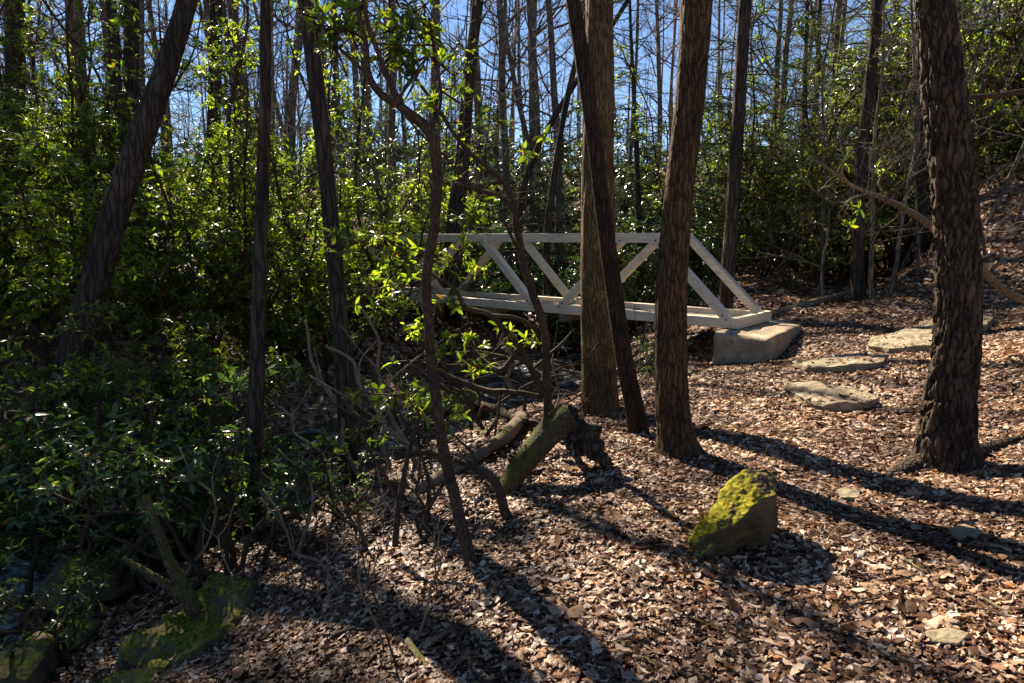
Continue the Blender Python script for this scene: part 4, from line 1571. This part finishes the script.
thing_stem('hooked_stem', 'short dark stem hooking over the leaves at the foot of the mossy log', 'stem',
           [(510, 522, 4.0, 13), (503, 508, 4.0, 11), (497, 485, 4.05, 9), (478, 469, 4.1, 8), (455, 460, 4.2, 7), (430, 452, 4.4, 6), (395, 458, 4.5, 5)], M_stem, [[(478, 469, 4.1, 4), (470, 450, 4.1, 3), (452, 432, 4.2, 2)]], lseed=65)
# leaning torn log
r_, Q_, b_ = None, None, None
LY = float(hit(504, 496)[1])
mb = MB()
Qg, bg_ = stem_px(mb, [(498, 508, LY - .02, 18), (506, 490, LY + .02, 21), (520, 468, LY + .1, 23), (540, 443, LY + .2, 25), (560, 422, LY + .3, 27), (569, 415, LY + .33, 26)], 28, 0.02, bark_disp(0.10, 66, 0.06, 10, 4))
lg = empty('fallen_log', bg_)
tag(lg, 'short mossy log leaning up to the right, ending in a torn root plate', 'log')
mb.build('trunk', M_mosslog, lg)
rp = [at(u, v, LY + dY) - bg_ for u, v, dY in [(556, 424, .25), (563, 410, .33), (574, 410, .36), (592, 430, .36), (606, 452, .3), (603, 466, .16), (592, 462, .16), (566, 430, .5), (594, 440, .62), (604, 456, .6), (578, 418, .6)]]
rm_ = hull_rock(rp, 4, 1, 0.05, 12, 67)
rm_.build('root_plate', M_bark_plate, lg)
for q in range(7):
    m2 = MB()
    a = at(560 + q * 6, 428 + q * 4, LY + .3)
    P = crook(a - bg_, (random.uniform(-.4, .6), -.6, random.uniform(-1, -.2)), random.uniform(.1, .25), 5, .35, -.1)
    tube(m2, P, np.linspace(.014, .003, len(P)), 5)
    m2.build('root', M_bark_plate, lg)


def grounded(pts, lift):
    out = []
    for u, v, w_ in pts:
        Y = float(hit(u, v, lift)[1])
        out.append((u, v, Y, w_))
    return out


def simple_log(name, label, pts, mat, cat='log', seed=1, sides=16, branches=()):
    mb = MB()
    Q, b = stem_px(mb, pts, sides, 0.03, bark_disp(0.10, seed, 0.05, 9, 3), None, 0.006)
    o = empty(name, b)
    tag(o, label, cat)
    mb.build('trunk' if cat == 'log' else 'stem', mat, o)
    for br in branches:
        m2 = MB()
        stem_px(m2, br, 7, .03, None, b, .006)
        m2.build('branch', mat, o)
    return o


simple_log('fallen_log', 'pale bare log lying across the bank left of the leaning mossy log', grounded([(420, 490, 12), (442, 477, 15), (465, 464, 15), (485, 453, 13)], .05), M_pale, seed=71)
simple_log('fallen_log', 'broken pale log running up the bank towards the tan trunk', grounded([(484, 452, 12), (505, 436, 14), (524, 416, 13)], .10), M_pale, seed=72)
simple_log('fallen_log', 'brown log lying on the bank below the creek water', grounded([(470, 400, 6), (500, 412, 8), (525, 421, 7.5), (545, 428, 5)], .08), M_stem, seed=73)
simple_log('fallen_branch', 'long weathered branch lying beside the concrete block', [(764, 316, 10.6, 6), (790, 309, 10.8, 7), (812, 303, 11.0, 7.5), (835, 297, 11.3, 6.5), (850, 291, 11.5, 5)], M_pale, 'branch', 74)
thing_stem('fallen_branch', 'long pale branch hanging left from behind the rough barked trunk', 'branch',
           [(1035, 303, 5.2, 7), (1015, 296, 5.1, 7.5), (995, 282, 5.0, 7), (978, 262, 4.9, 7), (958, 243, 4.8, 7), (935, 229, 4.7, 7), (915, 215, 4.7, 6.5), (889, 202, 4.7, 5.5), (868, 192, 4.7, 4.5), (848, 183, 4.7, 4), (828, 168, 4.7, 3), (806, 157, 4.7, 2)], M_pale,
           [[(868, 192, 4.7, 2.5), (850, 200, 4.6, 2), (838, 215, 4.6, 1.5)], [(848, 183, 4.7, 2.4), (842, 170, 4.6, 1.6), (846, 155, 4.6, 1.2)], [(889, 202, 4.7, 2.5), (880, 182, 4.7, 2), (893, 165, 4.7, 1.4)]],
           [(850, 205, 4.7, 2, 9), (882, 172, 4.7, 3, 10), (846, 160, 4.7, 2, 8), (800, 150, 4.8, 1, 6), (845, 225, 4.7, 1, 5)], lseed=75, lsize=0.07)
simple_log('root_stick', 'pale stick curving over the leaves right of the brown trunk foot', [(703, 456, 4.85, 5), (718, 462, 4.75, 5.5), (735, 468, 4.6, 5.5), (752, 471, 4.5, 5), (764, 468, 4.5, 3)], M_pale, 'stick', 76)
simple_log('fallen_stick', 'short grey stick lying on shaded leaves below the bent stem', [(408, 640, 2.72, 6), (420, 657, 2.6, 7), (432, 672, 2.5, 7)], M_pale, 'stick', 77)
simple_log('forked_stump', 'mossy forked stub standing on the green stone at lower left', [(196, 612, 3.6, 17), (184, 590, 3.62, 14), (172, 566, 3.65, 11), (160, 535, 3.7, 9), (146, 495, 3.75, 7)], M_mosslog, 'stump', 78,
           branches=[[(190, 604, 3.6, 11), (170, 588, 3.6, 9.5), (148, 574, 3.6, 8), (122, 558, 3.65, 6.5)]])
simple_log('leafy_limb', 'dark limb reaching in from the right edge of the frame beside the rough bark', [(1060, 82, 5.4, 7), (1030, 90, 5.4, 6), (1000, 95, 5.4, 5.5), (966, 97, 5.4, 4)], M_stem, 'branch', 79, branches=[[(1000, 95, 5.4, 3), (985, 80, 5.4, 2)]])

# tangle of crooked stems and dead branches on the near bank
r = np.random.default_rng(88)
tang = [((380, 470, 5.2), (330, 345, 5.6), 9), ((400, 500, 4.6), (345, 400, 5.0), 8), ((420, 470, 5.4), (360, 300, 5.8), 8), ((470, 440, 6.2), (400, 360, 6.6), 7), ((520, 430, 6.2), (455, 350, 6.6), 6),
        ((545, 420, 6.2), (600, 350, 6.4), 4), ((440, 480, 5.0), (500, 390, 5.6), 6), ((300, 520, 4.4), (240, 420, 4.8), 7), ((410, 555, 3.9), (330, 500, 4.2), 7), ((430, 520, 4.2), (380, 400, 4.6), 7),
        ((360, 470, 5.6), (300, 320, 6.0), 8), ((500, 450, 5.8), (590, 400, 6.2), 5), ((480, 420, 6.4), (560, 380, 6.6), 5), ((520, 415, 6.6), (640, 365, 7.2), 3.5), ((570, 400, 7.2), (520, 330, 7.6), 3.5)]
for q_ in range(16):
    a_ = (float(r.uniform(430, 600)), float(r.uniform(385, 470)), float(r.uniform(5.4, 7.2)))
    b_ = (a_[0] + float(r.normal(0, 60)), a_[1] - float(r.uniform(5, 75)), a_[2] + float(r.uniform(0, .6)))
    tang.append((a_, b_, float(r.uniform(3, 7.5))))
for q_ in range(22):
    u_, v_ = float(r.uniform(150, 445)), float(r.uniform(470, 600))
    Y_ = float(hit(u_, v_)[1])
    b_ = (u_ + float(r.normal(0, 70)), v_ - float(r.uniform(30, 150)), Y_ + float(r.uniform(-.2, .5)))
    tang.append(((u_, v_, Y_), b_, float(r.uniform(3, 9))))
for q_ in range(7):
    u_, v_ = float(r.uniform(255, 420)), float(r.uniform(600, 680))
    Y_ = float(hit(u_, v_)[1])
    tang.append(((u_, v_, Y_), (u_ + float(r.normal(0, 22)), v_ - float(r.uniform(90, 190)), Y_ + .1), float(r.uniform(2, 4))))
TL = 'crooked brown rhododendron stem in the tangle on the bank left of the trunks'
for (a, b2, w0) in tang:
    pts = []
    nseg = 6
    bx, by, bz = r.normal(0, 16), r.normal(0, 12), 0
    for k in range(nseg + 1):
        f = k / nseg
        arch = math.sin(f * math.pi)
        pts.append((a[0] + (b2[0] - a[0]) * f + bx * arch + r.normal(0, 4), a[1] + (b2[1] - a[1]) * f + by * arch + r.normal(0, 3), a[2] + (b2[2] - a[2]) * f, w0 * (1 - .55 * f) * .72))
    br = []
    for q in range(2):
        k = r.integers(2, nseg)
        u0, v0, Y0, w1 = pts[k]
        d = (r.normal(0, 30), -r.uniform(10, 50))
        br.append([(u0, v0, Y0, w1 * .6), (u0 + d[0] * .5 + r.normal(0, 4), v0 + d[1] * .5, Y0, w1 * .45), (u0 + d[0], v0 + d[1], Y0 + .05, w1 * .3)])
    thing_stem('crooked_stem', TL, 'stem', pts, M_stem if r.uniform() < .6 else M_pale, br, group='crooked stems tangled on the creek bank', lseed=int(r.integers(1000)))


# ------------------------------------------------------------------ leaf litter
rs = np.random.default_rng(123)
STICKS = [((600, 560), (640, 585)), ((560, 640), (610, 612)), ((850, 610), (905, 590)), ((900, 560), (930, 575)), ((690, 620), (735, 640)), ((820, 440), (850, 452)), ((790, 605), (770, 640)),
          ((980, 600), (1015, 618)), ((500, 610), (530, 590)), ((330, 640), (372, 622)), ((640, 655), (660, 672)), ((875, 655), (915, 668)), ((740, 425), (775, 418)), ((1000, 380), (970, 362)), ((985, 430), (1015, 410))]
for (a_, b_) in STICKS:
    A_, B_ = hit(*a_, .035), hit(*b_, .035)
    n_ = 6
    P_ = np.array([A_ + (B_ - A_) * k / n_ for k in range(n_ + 1)])
    P_ += rs.normal(0, .006, P_.shape)
    P_[:, 2] = ground_z(P_[:, 0], P_[:, 1]) + .04
    mb = MB()
    Q_ = catmull(P_, .03)
    tube(mb, Q_ - P_[0], np.linspace(rs.uniform(.004, .008), .002, len(Q_)), 6, bark_disp(.15, 3))
    o_ = mb.build('fallen_twig', M_pale if rs.uniform() < .6 else M_stem, None, True, P_[0])
    tag(o_, 'thin dry twig lying on the leaf litter of the clearing', 'twig', 'dry twigs on the leaf litter')


def litter_protos():
    out = []
    r = np.random.default_rng(5)
    for k in range(14):
        n = 5
        xs = np.linspace(0, 1, n + 1)
        if k < 5:                      # lobed oak leaves
            wd = r.uniform(.5, .7)
            prof = np.array([0.05, .85, .42, 1.0, .55, 0.12]) * wd / 2 * (1 + r.uniform(-.15, .15, 6))
        elif k < 10:                   # beech and birch ovals
            wd = r.uniform(.45, .62)
            prof = np.array([0.05, .78, 1.0, .95, .6, 0.02]) * wd / 2 * (1 + r.uniform(-.12, .12, 6))
        else:                          # narrow, rolled
            wd = r.uniform(.28, .4)
            prof = np.array([0.05, .7, 1.0, .95, .7, 0.03]) * wd / 2
        c1, c2 = r.uniform(-.7, .7), r.uniform(-.7, .7) * (1 if k < 10 else 3)
        tw = r.uniform(-.6, .6)
        V, T = [], []
        for i, x in enumerate(xs):
            zc = c1 * (x - .5) ** 2 * 0.9 + r.normal(0, .015)
            for s_ in (-1, 0, 1):
                V.append((x - .5, s_ * prof[i] * (1 - .15 * min(2, abs(c2))), zc + c2 * prof[i] * (s_ * s_) * .7 + tw * (x - .5) * s_ * prof[i] + r.normal(0, .025) * (s_ != 0)))
        for i in range(n):
            for s_ in (0, 1):
                a = i * 3 + s_
                T += [(a, a + 3, a + 4), (a, a + 4, a + 1)]
        V = np.array(V)
        V[:, 2] -= V[:, 2].mean()
        out.append((V, np.array(T)))
    return out


def build_litter():
    r = np.random.default_rng(99)
    protos = litter_protos()
    mb = MB()

    def scatter(n, xlo, xhi, ylo, yhi, smin, smax, keepf):
        x = r.uniform(xlo, xhi, n)
        y = r.uniform(ylo, yhi, n)
        k = keepf(x, y)
        x, y = x[k], y[k]
        d = creek_dist(x, y)
        k = d > 1.55
        up_ = np.zeros(len(x))
        for B in BARE:
            ins = np.zeros(len(x), bool)
            for a, b in zip(B, np.roll(B, -1, 0)):
                c = ((a[1] > y) != (b[1] > y)) & (x < (b[0] - a[0]) * (y - a[1]) / (b[1] - a[1] + 1e-12) + a[0])
                ins ^= c
            k &= ~ins | (r.uniform(0, 1, len(x)) < .08)
            up_[ins] = .085
        x, y, up_ = x[k], y[k], up_[k]
        z = ground_z(x, y)
        n = len(x)
        e = 0.05
        gx = (ground_z(x + e, y) - z) / e
        gy = (ground_z(x, y + e) - z) / e
        N = unit(np.stack([-gx, -gy, np.ones(n)], -1))
        tilt = np.where(r.uniform(0, 1, n) < .16, .55, .16)
        Nn = unit(N + r.normal(0, 1, (n, 3)) * tilt[:, None])
        az = r.uniform(0, 2 * math.pi, n)
        X = np.stack([np.cos(az), np.sin(az), 0 * az], -1)
        Rm = frame(X - Nn * (X * Nn).sum(-1, keepdims=True), Nn)
        s = r.uniform(smin, smax, n) * np.exp(r.normal(0, .25, n)) * 1.1
        t = np.stack([x, y, z + r.uniform(.004, .03, n) + s * .05 + up_], -1)
        which = r.integers(0, len(protos), n)
        for i, (V, T) in enumerate(protos):
            m = which == i
            inst(mb, V, T, Rm[m], s[m], t[m])
    fr = lambda x, y: (np.abs(x - .2) < .86 * y + 2.2)
    scatter(225000, -5.5, 7.0, 1.2, 5.2, .022, .052, fr)
    scatter(92000, -5, 10.5, 5.2, 10, .030, .064, fr)
    scatter(42000, -9, 16, 10, 18, .06, .12, fr)
    scatter(12000, -5.0, 7.0, 1.4, 7.5, .05, .08, fr)
    scatter(1200, -5.0, 7.0, 1.4, 7.5, .075, .10, fr)
    tag(mb.build('leaf_litter', M_litter), 'carpet of curled brown and tan dead leaves on the forest floor', None, None, 'stuff')


build_litter()
